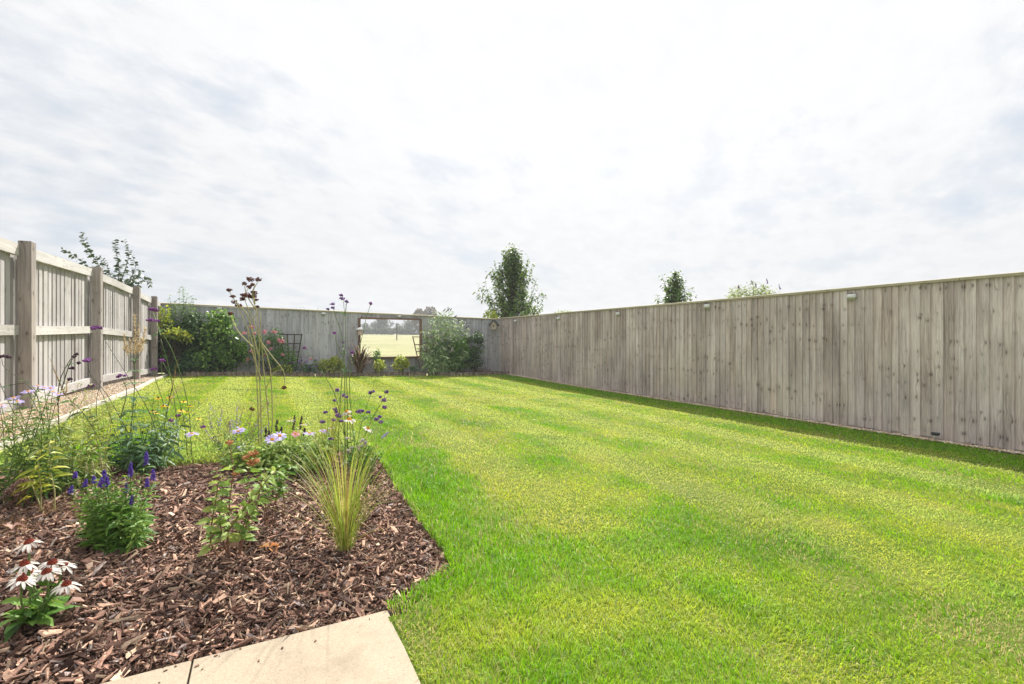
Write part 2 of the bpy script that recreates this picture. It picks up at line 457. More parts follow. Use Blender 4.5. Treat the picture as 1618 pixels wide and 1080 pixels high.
# ------------------------------------------------------------------ ground sheets
def sheet(name, xs, ys, zf, mat, kind='structure', mask=None):
    X, Y = np.meshgrid(xs, ys); Z = zf(X, Y)
    v = np.stack([X, Y, Z], -1).reshape(-1, 3); nx = len(xs)
    i, j = np.meshgrid(np.arange(len(ys) - 1), np.arange(nx - 1), indexing='ij')
    k = (i * nx + j).ravel()
    if mask is not None:
        xc = (X[:-1, :-1] + X[1:, 1:]).ravel() / 2; yc = (Y[:-1, :-1] + Y[1:, 1:]).ravel() / 2
        k = k[mask(xc, yc)]
    f = np.stack([k, k + 1, k + nx + 1, k + nx], 1)
    mb = MB(); mb.add(v, f)
    o = mb.build(name, mat, smooth=True); tag(o, kind=kind); return o
def field_z(x, y):
    r = np.sqrt(x * x + y * y)
    t = np.clip((r - 28) / 160, 0, 1); t = t * t * (3 - 2 * t)
    inside = np.clip(1 - np.maximum(np.abs(x - 2.4) - 5.5, np.abs(y - 5) - 10) / 3., 0, 1)
    return -.02 + 2.85 * t - .3 * inside + .10 * np.sin(x * .07 + 1) * np.sin(y * .05)
m, nt = newmat('meadow')
tc = nt.n('ShaderNodeTexCoord').outputs['Object']
a = nt.n('ShaderNodeTexNoise', Vector=tc, Scale=.12, Detail=6., Roughness=.65).outputs[0]
b = nt.n('ShaderNodeTexNoise', Vector=tc, Scale=2.2, Detail=5., Roughness=.7).outputs[0]
t = nt.math('ADD', nt.math('MULTIPLY', a, .6), nt.math('MULTIPLY', b, .4))
c = nt.ramp(t, [(.3, (.20, .21, .09)), (.48, (.28, .275, .14)), (.62, (.34, .32, .18)), (.8, (.24, .255, .12))])
MEADOW = finish(m, nt, c, .9, .1, bump=b, bstr=.8, bdist=.15)
xs = np.linspace(-236, 236, 97)
ys = np.linspace(-236, 236, 97)
sheet('meadow', xs, ys, field_z, MEADOW)

m, nt = newmat('turf soil')
tc = nt.n('ShaderNodeTexCoord').outputs['Object']
a = nt.n('ShaderNodeTexNoise', Vector=tc, Scale=1.6, Detail=4.).outputs[0]
b = nt.n('ShaderNodeTexNoise', Vector=tc, Scale=60., Detail=4.).outputs[0]
c = nt.ramp(nt.math('ADD', nt.math('MULTIPLY', a, .6), nt.math('MULTIPLY', b, .4)), [(.3, (.05, .085, .01)), (.5, (.10, .15, .015)), (.7, (.19, .18, .05))])
TURF = finish(m, nt, c, .9, .1, bump=b, bstr=.8, bdist=.02)

def edge_x(y):
    return np.interp(y, [3.5, 5, 8, 13.4], [-1.70, -1.66, -1.60, -1.95])
BX0, BX1, BY0, BY1 = -2.08, .80, 1.80, 4.22
_E = sorted([(q[1], q[0]) for q in (gp(*p) for p in ((600, 722), (627, 765), (655, 805), (697, 862), (732, 908)))])
EY = [q[0] for q in _E]; EX = [q[1] for q in _E]
def bed_d(x, y):
    """>0 inside the mulch bed (metres from its edge, wavy)"""
    w = .006 * np.sin(y * 9.1) + .005 * np.sin(y * 23 + 1)
    d = np.minimum(np.interp(y, EY, EX) + w - x, np.minimum(y - BY0, BY1 + .05 * np.sin(x * 4) - y))
    # cut corner near the patio
    d = np.minimum(d, (y - (1.80 + .55 * np.clip(x - .42, 0, 9))) * .9)
    return d
def lawn_mask(x, y):
    return (x > edge_x(y)) | (y < 4.3)
def bedz(x, y):
    d = np.clip(bed_d(x, y), 0, .5)
    return g(x, y) - .035 + .09 * d + .015 * (fbm(x, y, 2.3, 40) - .5)
ls = sheet('lawn_ground', np.arange(-2.36, 6.99, .06), np.arange(-3., 13.5, .06), lambda x, y: g(x, y) - np.where(bed_d(x, y) > -.03, .06, 0) - np.where((x < .39) & (y < 1.80), .08, 0), TURF)

# back bed soil
SOIL = plain('soil', (.055, .038, .026, 1), .95, .1, nscale=45., namt=.5, bstr=.8)
sheet('bed_soil', np.arange(-2.3, 6.97, .09), np.arange(13.45, 14.24, .09), lambda x, y: g(x, y) + .05 + .03 * fbm(x, y, 5., 3), SOIL)
BARKBASE = plain('mulch base', (.045, .026, .018, 1), .95, .1, nscale=90., namt=.6, bstr=1.)
sheet('mulch_ground', np.arange(BX0, .98, .04), np.arange(1.76, 4.32, .04), lambda x, y: bedz(x, y), BARKBASE, mask=lambda x, y: bed_d(x, y) > -.01)

# ------------------------------------------------------------------ lawn blades
def scatter(dens, x0, x1, y0, y1, dmax):
    n = int((x1 - x0) * (y1 - y0) * dmax)
    x = RNG.uniform(x0, x1, n); y = RNG.uniform(y0, y1, n)
    k = RNG.random(n) * dmax < dens(x, y)
    return x[k], y[k]
def lawn_ok(x, y):
    ok = (x > edge_x(y) + .02) & (x < 6.75 + .02 * np.sin(y * 7) + .03 * vnoise(x, y, 12.)) & (y < 13.40) & (bed_d(x, y) < .015 + .02 * (vnoise(x, y, 25.) - .5))
    return ok & ~((x < .412 + .012 * vnoise(x, y, 20.)) & (y < 1.845))
def dens(x, y):
    d = np.hypot(x, y); fwd = x * SN + y * CS
    v = np.clip(24000 * (np.maximum(d, 1.5) / 1.8) ** -1.5, 1100, 24000)
    side = np.abs(x * CS - y * SN) / np.maximum(fwd, .1)
    v = np.where((fwd < .9) | (side > 1.45), 0, v)
    bare = np.clip((vnoise(x, y, 1.9, 77) * .6 + vnoise(x, y, 6., 78) * .4 - .66) * 6, 0, .75)
    return v * (1 - bare)
gx, gy = [], []
for (y0, y1, dm) in ((.3, 2., 24000), (2., 3.5, 19000), (3.5, 6, 9500), (6, 13.5, 4200)):
    a, b = scatter(dens, -2., 6.9, y0, y1, dm)
    gx.append(a); gy.append(b)
gx = np.concatenate(gx); gy = np.concatenate(gy)
k = lawn_ok(gx, gy); gx, gy = gx[k], gy[k]
N = len(gx); d = np.hypot(gx, gy)
lush = fbm(gx, gy, .85, 5); pat = fbm(gx * 1.0, gy * .45, 1.9, 13); fin = vnoise(gx, gy, 9., 30)
nearbed = np.exp(-np.clip(-bed_d(gx, gy), 0, 9) / .55)
stripe = np.sin(2 * PI * gx / 1.06 + 1.1)
stripe = np.tanh(stripe * 2.2)
tuft = sum(w_ * np.exp(-((gx - gp(*p)[0]) / r_) ** 2 - ((gy - gp(*p)[1]) / r_ / 1.4) ** 2) for w_, p, r_ in ((1., (1530, 1000), .11), (.8, (1225, 825), .12), (.5, (1180, 955), .14), (.9, (690, 760), .22), (.8, (750, 830), .22), (.7, (700, 665), .35), (.6, (1380, 640), .3), (.8, (1600, 790), .12), (.7, (860, 1040), .14), (.5, (1010, 700), .25)))
# yellowed scuffed band in the middle foreground, following the mowing direction
def blob(x, y, cx, cy, rx, ry): return np.exp(-((x - cx) / rx) ** 2 - ((y - cy) / ry) ** 2)
yel = .75 * blob(gx, gy, 1.55, 3.3, .32, 1.1) + .55 * blob(gx, gy, 2.7, 2.7, .25, 1.0) + .5 * blob(gx, gy, 2.2, 5.2, .5, .8) + .6 * blob(gx, gy, 3.6, 7.5, 1.4, .7) + .5 * blob(gx, gy, 1.2, 9.5, 2., .5)
shade_tint = np.clip((gx - 5.6) / .5, 0, 1)  # fence shadow strip painted in: grass coloured deeper green there
yv = np.clip((lush - .5) * .7 + (fbm(gx, gy * .8, 3.2, 13) - .5) * 1.7 + .50 - .30 * stripe * np.clip((d - 2.) / 3.5, .0, 1) + .5 * (vnoise(gx, gy, 4.5, 91) - .5) + yel - .75 * nearbed - .8 * shade_tint - .55 * tuft + .10 + .2 * np.clip((d - 5) / 6, 0, 1) + RNG.normal(0, .17, N), 0, 1)
cg = np.array([.20, .42, .008]); cy = np.array([.55, .575, .055]); cst = np.array([.55, .47, .20]); cdk = np.array([.075, .215, .010])
colr = cg * (1 - yv[:, None]) + cy * yv[:, None]
deep = np.clip((.40 - lush) * 2.0 + .45 * nearbed * fin, 0, .5)[:, None] * RNG.uniform(.4, 1, (N, 1))
colr = colr * (1 - deep) + cdk * deep
worn = sum(w_ * blob(gx, gy, gp(*p)[0], gp(*p)[1], rx, ry) for w_, p, rx, ry in ((1.1, (1600, 1010), .22, .16), (.7, (1480, 985), .12, .10), (.9, (652, 1000), .10, .22), (.7, (1570, 765), .16, .35), (.6, (1270, 885), .07, .22), (.5, (1340, 930), .10, .1), (.4, (1100, 780), .15, .3), (.5, (930, 660), .2, .5)))
dry = (RNG.random(N) < np.clip(.04 + .30 * np.clip((pat - .52) * 4, 0, 1) + .35 * yel + .7 * worn, 0, .85))
colr[dry] = cst * RNG.uniform(.7, 1.1, (dry.sum(), 1))
bl = (RNG.random(N) < .05 * (1 - yv))
colr[bl] = np.array([.20, .33, .12])
pale = (np.clip(-stripe, 0, 1) * np.clip((d - 2.) / 3, 0, 1) * .5 * (1 - shade_tint))[:, None]  # sheen of the mown stripes painted into blade colour, growing with distance
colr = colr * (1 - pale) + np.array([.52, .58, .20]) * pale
colr *= RNG.uniform(.70, 1.28, (N, 1))
hgt = (.020 + .013 * np.clip(1.0 - yv, 0, 1) + .022 * nearbed + .022 * tuft) * RNG.uniform(.55, 1.25, N) * (1 - .5 * np.clip(worn, 0, 1))
hgt *= 1 + .15 * np.clip((d - 4) / 8, 0, 1)
wid = np.clip(.0023 * (np.maximum(d, 1.5) / 1.7) ** .9, .002, .02) * RNG.uniform(.7, 1.35, N)
an = RNG.uniform(-1.9, 1.9, N) + 2 * PI * 1.6 * vnoise(gx, gy, 7., 61)
lean = RNG.uniform(.15, 1.0, N) + .25 * yv
dx = np.cos(an) * lean; dy = np.sin(an) * lean + stripe * .6 * np.clip((d - 1.5) / 5, .12, 1)
an2 = RNG.uniform(0, PI, N); sx, sy = np.cos(an2), np.sin(an2)
B = np.stack([gx, gy, g(gx, gy) - .006], 1)
Sx = np.stack([sx, sy, np.zeros(N)], 1) * wid[:, None] * .5
M = B + np.stack([dx * .32, dy * .32, np.full(N, .62)], 1) * hgt[:, None]
T = B + np.stack([dx * .95, dy * .95, np.full(N, .95) - .25 * np.minimum(lean, 1)], 1) * hgt[:, None]
v = np.stack([B - Sx, B + Sx, M + Sx * .8, M - Sx * .8, T], 1).reshape(-1, 3)
o5 = (np.arange(N) * 5)[:, None]
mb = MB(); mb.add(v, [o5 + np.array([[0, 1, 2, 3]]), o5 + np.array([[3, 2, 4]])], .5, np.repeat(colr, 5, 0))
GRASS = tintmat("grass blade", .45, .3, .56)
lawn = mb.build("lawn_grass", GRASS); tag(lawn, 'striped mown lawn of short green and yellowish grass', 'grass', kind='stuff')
print('blades', N)

# ------------------------------------------------------------------ bark mulch chips
def chips(n, zlo, zhi, lmu):
    x = RNG.uniform(BX0, .98, n * 2); y = RNG.uniform(1.78, 4.3, n * 2)
    k = (bed_d(x, y) > .004 + .0 * x) & ((x * CS - y * SN) / (x * SN + y * CS) > -1.35)
    x, y = x[k][:n], y[k][:n]; n = len(x)
    L = np.clip(RNG.lognormal(math.log(lmu), .55, n), .006, .062); Wd = np.clip(L * RNG.uniform(.16, .6, n), .005, .026); H = RNG.uniform(.002, .006, n)
    st = RNG.random(n) < .10
    Wd[st] = RNG.uniform(.003, .006, st.sum()); L[st] *= 1.5
    v = np.array([[-1, -1, -1], [1, -1, -1], [1, 1, -1], [-1, 1, -1], [-1, -1, 1], [1, -1, 1], [1, 1, 1], [-1, 1, 1]], float)[None] * np.stack([L, Wd, H], 1)[:, None] * .5
    tap = RNG.uniform(.25, 1., (n, 2))
    v[:, [0, 3, 4, 7], 1] *= tap[:, :1]; v[:, [1, 2, 5, 6], 1] *= tap[:, 1:]
    sk = RNG.normal(0, .2, (n, 1)) * L[:, None]
    v[:, [2, 3, 6, 7], 0] += sk
    v += RNG.normal(0, .0012, v.shape)
    v[:, :, 2] += (v[:, :, 0] ** 2) * RNG.normal(0, 4., (n, 1))
    ya = RNG.uniform(0, 2 * PI, n); pit = RNG.normal(0, .45, n); rol = RNG.normal(0, .6, n)
    def rot(v, a, i, j):
        c, s = np.cos(a)[:, None], np.sin(a)[:, None]; w = v.copy()
        w[..., i] = v[..., i] * c - v[..., j] * s; w[..., j] = v[..., i] * s + v[..., j] * c; return w
    v = rot(v, rol, 1, 2); v = rot(v, pit, 0, 2); v = rot(v, ya, 0, 1)
    v += np.stack([x, y, bedz(x, y) + RNG.uniform(zlo, zhi, n)], 1)[:, None]
    f = np.array([[0, 3, 2, 1], [4, 5, 6, 7], [0, 1, 5, 4], [1, 2, 6, 5], [2, 3, 7, 6], [3, 0, 4, 7]])
    F_ = (np.arange(n) * 8)[:, None, None] + f[None]
    pal = np.array([1.38, 1.26, 1.16]) * np.array([[.045, .028, .023], [.09, .056, .045], [.155, .098, .078], [.24, .15, .118], [.34, .235, .18], [.46, .35, .27], [.19, .165, .16]])
    pr = np.array([.20, .24, .21, .14, .10, .05, .06])
    c = pal[RNG.choice(7, n, p=pr)] * RNG.uniform(.75, 1.3, (n, 1))
    c[st] = np.array([.36, .26, .18]) * RNG.uniform(.6, 1.2, (st.sum(), 1))
    return v, F_, c
mb = MB()
for n, zl, zh, lm in ((42000, -.006, .008, .013), (30000, .002, .018, .0175), (5200, .010, .024, .028)):
    v, f, c = chips(n, zl, zh, lm); mb.add(v.reshape(-1, 3), f.reshape(-1, 4), .5, np.repeat(c, 8, 0))
# a few crumbs spilled onto the slab
n = 20; x = RNG.uniform(-1., .39, n); y = 1.79 - np.abs(RNG.normal(0, .05, n)) - .004
for i in range(n):
    l = RNG.uniform(.003, .012); box(mb, (x[i], y[i], .1725), (l, l * RNG.uniform(.3, .7), .003), rot=RNG.uniform(0, 3)); mb.C.append(np.repeat(np.array([[.12, .07, .05]]) * RNG.uniform(.5, 1.8), 8, 0))
BARK = tintmat('bark chip', .8, .2, None, 120.)
tag(mb.build('bark_mulch', BARK), 'brown bark chip mulch covering the flower bed', 'mulch', kind='stuff')

# ------------------------------------------------------------------ patio
m, nt = newmat('concrete slab')
tc = nt.n('ShaderNodeTexCoord').outputs['Object']
a = nt.n('ShaderNodeTexNoise', Vector=tc, Scale=2.5, Detail=5.).outputs[0]
b = nt.n('ShaderNodeTexNoise', Vector=tc, Scale=190., Detail=2.).outputs[0]
vo = nt.n('ShaderNodeTexVoronoi', Vector=tc, Scale=120.).outputs['Distance']
c = nt.ramp(nt.math('ADD', nt.math('MULTIPLY', a, .5), nt.math('MULTIPLY', b, .5)), [(.3, (.275, .222, .163)), (.52, (.352, .292, .216)), (.72, (.42, .355, .27))])
st = nt.n('ShaderNodeTexNoise', Vector=tc, Scale=5.5, Detail=6., Roughness=.7).outputs[0]
c = nt.mix(nt.math('MULTIPLY', nt.math('SUBTRACT', st, .5), 2.6, clamp=True), c, (.20, .165, .12, 1))
spk = nt.n('ShaderNodeTexNoise', Vector=tc, Scale=75., Detail=2.).outputs[0]
c = nt.mix(nt.math('MULTIPLY', nt.math('SUBTRACT', spk, .66), 5., clamp=True), c, (.14, .10, .07, 1))
c = nt.mix(nt.math('MULTIPLY', nt.math('SUBTRACT', .20, vo, clamp=True), 4.5, clamp=True), c, (.16, .12, .09, 1))
SLAB = finish(m, nt, c, .85, .2, bump=b, bstr=.35, bdist=.002)
mb = MB()
for r in range(4):
    for q in range(6):
        cx = .408 - .30 - q * .606; cyy = 1.79 - .30 - r * .606
        if abs(r) > 2 and q > 4: continue
        bbox(mb, (cx, cyy, .165 - .02 + RNG.normal(0, .0006)), (.60, .60, .05), .004, jit=.0006)
tag(mb.build('patio', SLAB), kind='structure')
mb = MB(); box(mb, (-1.45, .29, .118), (3.6, 2.94, .03))
tag(mb.build('patio_bedding', plain('grit', (.10, .08, .06, 1), .95, .1, 80., .4, .6)), kind='structure')

# ------------------------------------------------------------------ gravel
def pebbles(name, x, y, zf, size, label, pal):
    n = len(x); mb = MB()
    P = np.stack([x, y, zf(x, y) + RNG.uniform(0, .012, n)], 1)
    v = _OCT[None] * (size * RNG.uniform(.55, 1.35, n))[:, None, None] * RNG.uniform(.6, 1.3, (n, 6, 1))
    v[..., 2] *= .7
    a = RNG.uniform(0, 2 * PI, n); c, s = np.cos(a)[:, None], np.sin(a)[:, None]
    v = np.stack([v[..., 0] * c - v[..., 1] * s, v[..., 0] * s + v[..., 1] * c, v[..., 2]], -1) + P[:, None]
    f = (np.arange(n) * 6)[:, None, None] + _OF[None]
    cc = np.array(pal)[RNG.integers(0, len(pal), n)] * RNG.uniform(.75, 1.2, (n, 1))
    mb.add(v.reshape(-1, 3), f.reshape(-1, 3), .5, np.repeat(cc, 6, 0))
    tag(mb.build(name, tintmat(name + ' stone', .8, .25, None)), label, 'gravel', kind='stuff')
PEB = [(.50, .38, .26), (.60, .50, .38), (.40, .30, .20), (.66, .60, .50), (.52, .36, .22), (.34, .27, .20)]
n = 36000
y = RNG.uniform(3.9, 14., n); x = RNG.uniform(-2.3, -1.5, n); k = (x < edge_x(y) - .02); x, y = x[k], y[k]
pebbles('gravel_path', x, y, lambda x, y: g(x, y) - .005, .011, 'beige gravel strip along the foot of the slatted fence', PEB)
n = 9000
y = RNG.uniform(1., 13.4, n); x = 6.76 + np.abs(RNG.normal(0, .06, n)) - .02; k = x < 6.93; x, y = x[k], y[k]
pebbles('gravel_strip', x, y, lambda x, y: g(x, y) + .010, .012, 'thin line of pale pebbles between lawn and tall board fence', PEB)
GB = plain('gravel base', (.30, .22, .15, 1), .95, .1, 60., .5, .8)
sheet('path', np.arange(-2.36, -1.4, .05), np.arange(3.6, 14.2, .1), lambda x, y: g(x, y) + .004, GB, mask=lambda x, y: x < edge_x(y) - .02)

# edging boards between gravel and lawn
EDGE = weathered('edging timber', (.62, .58, .50, 1), (.36, .32, .26, 1), (.95, .9, .8, 1), knots=.2, horiz=True)
ed = empty('lawn_edging', (-1.62, 8, g(-1.62, 8)), 'pale timber edging boards between gravel strip and lawn', 'edging')
ysg = [3.7, 5.5, 7.3, 9.1, 10.9, 12.4, 13.42]
for y0, y1 in zip(ysg[:-1], ysg[1:]):
    mb = MB(); y0 += .004; y1 -= .004
    xa, xb = float(edge_x(y0)), float(edge_x(y1)); za, zb = float(g(xa, y0)), float(g(xb, y1)); w = .022
    hexa(mb, [(xa - w, y0, za - .08), (xa + w, y0, za - .08), (xb + w, y1, zb - .08), (xb - w, y1, zb - .08),
              (xa - w, y0, za + .045), (xa + w, y0, za + .045), (xb + w, y1, zb + .045), (xb - w, y1, zb + .045)], rnd=RNG.random())
    mb.build('board', EDGE, ed)
# ------------------------------------------------------------------ fences
WR = weathered('fence boards shaded side', (.72, .63, .60, 1), (.29, .24, .222, 1), (1., .89, .81, 1), green=.28, knots=1.)
WB = weathered('fence boards end fence', (.55, .545, .57, 1), (.25, .245, .26, 1), (1., .94, .88, 1), green=.2, knots=1.)
WCAP = weathered('fence capping', (.50, .45, .33, 1), (.30, .26, .18, 1), (.95, .9, .65, 1), knots=.3, horiz=True)
WL = weathered('slatted fence pales', (.50, .48, .468, 1), (.27, .25, .24, 1), (1., .95, .91, 1), knots=.5, contrast=.8)
WLP = weathered('slatted fence posts', (.40, .36, .335, 1), (.17, .145, .13, 1), (1., .91, .83, 1), knots=1.2, horiz='post')
WLR = weathered('slatted fence rails', (.53, .51, .49, 1), (.32, .30, .285, 1), (1., .96, .91, 1), knots=.4, horiz=True)
DARKW = weathered('dark stained timber', (.24, .15, .11, 1), (.11, .07, .05, 1), (1., .85, .75, 1), knots=.2, horiz='post')

def board_run(mb, along, c0, c1, const, face, ztop, zbot, w=.100, axis='y', jz=.006):
    """feather-edge boards: thick edge 14 mm overlapping the thin edge of the next; face = direction of the visible side"""
    poff = RNG.random() * .28
    n = int(round(abs(c1 - c0) / w)); sgn = 1 if c1 > c0 else -1; w = abs(c1 - c0) / n
    ed_ = c0 + sgn * np.arange(n + 1) * w + RNG.normal(0, .007, n + 1); ed_[0] = c0; ed_[-1] = c1 - sgn * .012
    for i in range(n):
        a = ed_[i]; b = ed_[i + 1] + sgn * .012
        wv = 0.; off = RNG.normal(0, .0016)
        th, tn = .019 + RNG.normal(0, .002), .010
        zt = (ztop(a), ztop(b)); zb = (zbot(a), zbot(b))
        r = RNG.random() * .72 + poff
        j = RNG.normal(0, jz)
        def P(u, o, z): return (const + face * o, u, z) if axis == 'y' else (u, const + face * o, z)
        lo = off; tilt = RNG.normal(0, .0012)
        v8 = [P(a + wv, lo - .004, zb[0] + j), P(b + wv, lo - .010, zb[1] + j), P(b + wv, lo + tn - .010, zb[1] + j), P(a + wv, lo + th, zb[0] + j),
              P(a + wv, lo - .004 + tilt, zt[0]), P(b + wv, lo - .010 + tilt, zt[1]), P(b + wv, lo + tn - .010 + tilt, zt[1]), P(a + wv, lo + th + tilt, zt[0])]
        hexa(mb, v8, r)
# --- tall board fence on the right
rt = lambda y: 1.815 + .006 * math.sin(y * .9)
FR = empty('board_fence', (6.9, 7.5, 0), 'long weathered grey board fence running down the sunny lawn on the right', 'fence')
edges = [-1.0, 1.32, 3.72, 6.12, 8.5, 10.86, 14.18]
for y0, y1 in zip(edges[:-1], edges[1:]):
    mb = MB(); board_run(mb, 'y', y0, y1, 6.9, -1, rt, lambda y: float(g(6.85, y)) + .025)
    mb.build('board_panel', WR, FR)
for y0, y1 in ((-1.0, 2.45), (2.45, 5.9), (5.9, 9.6), (9.6, 14.18)):
    mb = MB(); r = RNG.random(); y0 += .003; y1 -= .003
    hexa(mb, [(6.865, y0, rt(y0)), (6.93, y0, rt(y0)), (6.93, y1, rt(y1)), (6.865, y1, rt(y1)),
              (6.862, y0, rt(y0) + .030), (6.93, y0, rt(y0) + .040), (6.93, y1, rt(y1) + .040), (6.862, y1, rt(y1) + .030)], r)
    mb.build('capping', WCAP, FR)
mb = MB()
for y0 in np.arange(-1, 14, 2.4):
    bbox(mb, (6.925, y0 + 1.2, -.02), (.03, 2.39, .17), rnd=RNG.random())
mb.build('gravel_board', WR, FR)
# --- end fence with a framed opening
bt = lambda x: 2.005 - .0236 * (x + 2.1) + .004 * math.sin(x * 1.3)
bb = lambda x: float(g(x, 14.0)) + .05
FB = empty('end_fence', (2.4, 14.2, .1), 'grey board fence across the far end with a framed opening onto the meadow', 'fence')
OX0, OX1, OZ0, OZ1 = 2.47, 4.22, .625, 1.77
for x0, x1 in ((-2.36, -.2), (-.2, 2.42)):
    mb = MB(); board_run(mb, 'x', x0, x1, 14.2, -1, bt, bb, axis='x'); mb.build('board_panel', WB, FB)
mb = MB(); board_run(mb, 'x', OX1 + .05, 6.94, 14.2, -1, bt, bb, axis='x'); mb.build('board_panel', WB, FB)
mb = MB(); board_run(mb, 'x', 2.42, OX1 + .05, 14.2, -1, lambda x: OZ0, bb, axis='x'); mb.build('board_panel', WB, FB)
mb = MB(); board_run(mb, 'x', 2.42, OX1 + .05, 14.2, -1, bt, lambda x: OZ1, axis='x'); mb.build('board_panel', WB, FB)
for x0, x1 in ((-2.36, 1.2), (1.2, 4.6), (4.6, 6.86)):
    mb = MB(); x0 += .003; x1 -= .003; r = RNG.random()
    hexa(mb, [(x0, 14.155, bt(x0)), (x1, 14.155, bt(x1)), (x1, 14.225, bt(x1)), (x0, 14.225, bt(x0)),
              (x0, 14.152, bt(x0) + .03), (x1, 14.152, bt(x1) + .03), (x1, 14.225, bt(x1) + .04), (x0, 14.225, bt(x0) + .04)], r)
    mb.build('capping', WCAP, FB)
fr = MB()
for c, s in (((OX0 - .02, 14.185, (OZ0 + OZ1) / 2 - .02), (.055, .10, OZ1 - OZ0 + .04)), ((OX1 + .02, 14.185, (OZ0 + OZ1) / 2 - .02), (.055, .10, OZ1 - OZ0 + .04)),
             (((OX0 + OX1) / 2, 14.185, OZ1 + .01 - .02), (OX1 - OX0 - .02, .095, .05)), (((OX0 + OX1) / 2, 14.17, OZ0 - .002), (OX1 - OX0 - .05, .13, .05))):
    bbox(fr, c, s, .004, RNG.random())
fr.build('opening_frame', DARKW, FB)
# --- slatted fence on the left, seen from its rail side
PY = [1.9, 4.28, 6.65, 9.0, 11.46, 13.18, 14.16]
PT = [2.10, 2.13, 2.165, 2.215, 2.165, 2.115, 2.09]
FL = empty('slatted_fence', (-2.1, 8, .4), 'sunlit pale slatted fence with stout square posts and three rails', 'fence')
ptop = lambda y: float(np.interp(y, PY, PT))
for y0, zt in zip(PY[:-1], PT[:-1]):
    mb = MB(); zb = float(g(-2.1, y0)) - .1
    bbox(mb, (-2.14, y0, (zt + zb) / 2), (.106, .115, zt - zb), .005, RNG.random(), .0015)
    mb.build('post', WLP, FL)
for i in range(len(PY) - 1):
    y0, y1 = PY[i] + .06, PY[i + 1] - .06
    if i == len(PY) - 2: y1 += .06
    za, zb_ = ptop(PY[i]), ptop(PY[i + 1])
    for dz, h, t in ((-.035, .115, 0), (-.86, .10, .006), (-1.60, .105, .004)):
        mb = MB(); x1 = -2.178 + RNG.normal(0, .002); x0 = -2.222
        bw = RNG.normal(0, .006)
        def V(y, za_, d): return za_ + dz + d
        hexa(mb, [(x0, y0, za + dz - h), (x1, y0, za + dz - h), (x1, y1, zb_ + dz - h + bw), (x0, y1, zb_ + dz - h + bw),
                  (x0, y0, za + dz), (x1, y0, za + dz), (x1, y1, zb_ + dz + bw), (x0, y1, zb_ + dz + bw)], RNG.random())
        mb.build('rail', WLR, FL)
    mb = MB(); n = int((y1 - y0) / .128); p = (y1 - y0) / n
    for j in range(n):
        ya = y0 + j * p + RNG.normal(0, .003); yb = ya + p - .042 + RNG.normal(0, .004)
        zt0, zt1 = ptop(ya) - .045, ptop(yb) - .045; gz = float(g(-2.14, ya)) + .02
        r = RNG.random(); th = .016
        a_, b_ = -2.242 + RNG.normal(0, .003), -2.242 + RNG.normal(0, .003)
        hexa(mb, [(a_, ya, gz), (a_ + th, ya, gz), (b_ + th, yb, gz), (b_, yb, gz), (a_, ya, zt0), (a_ + th, ya, zt0), (b_ + th, yb, zt1), (b_, yb, zt1)], r)
    for j in range(n + 1):  # backing boards added behind the gaps so they read dark
        yc = y0 + j * p - .021; ya, yb = max(yc - .05, y0 - .05), min(yc + .05, y1 + .05)
        zt0 = ptop(yc) - .05; gz = float(g(-2.14, yc)) + .02
        box(mb, (-2.315, (ya + yb) / 2, (zt0 + gz) / 2), (.012, yb - ya, zt0 - gz), RNG.random() * .5)
    mb.build('slat_panel', WL, FL)

# ------------------------------------------------------------------ log roll edging in front of the end bed
LOG = weathered('log roll', (.30, .25, .20, 1), (.12, .09, .07, 1), (1., .85, .7, 1), knots=.0, horiz='post', contrast=1.6)
def log_roll(x0, x1, label):
    e = MB()
    for x in np.arange(x0, x1 - .02, .055):
        h = .095 + RNG.normal(0, .006); zz = float(g(x, 13.42)); r = .027
        lathe(e, [(r, -.06), (r, h - .006), (r * .8, h)], (x + .027, 13.43 + RNG.normal(0, .004), zz), 8, RNG.random())
    o = e.build('log_edging', LOG, loc=((x0 + x1) / 2, 13.43, float(g(x0, 13.4)))); tag(o, label, 'edging', 'log roll edging along the far bed'); return o
log_roll(-1.93, 1.2, 'log roll edging below the dark evergreen and pink shrubs')
log_roll(1.22, 4.2, 'log roll edging below the bronze spiky plant and framed opening')
log_roll(4.22, 6.85, 'log roll edging below the silver shrub and the corner birdhouse')

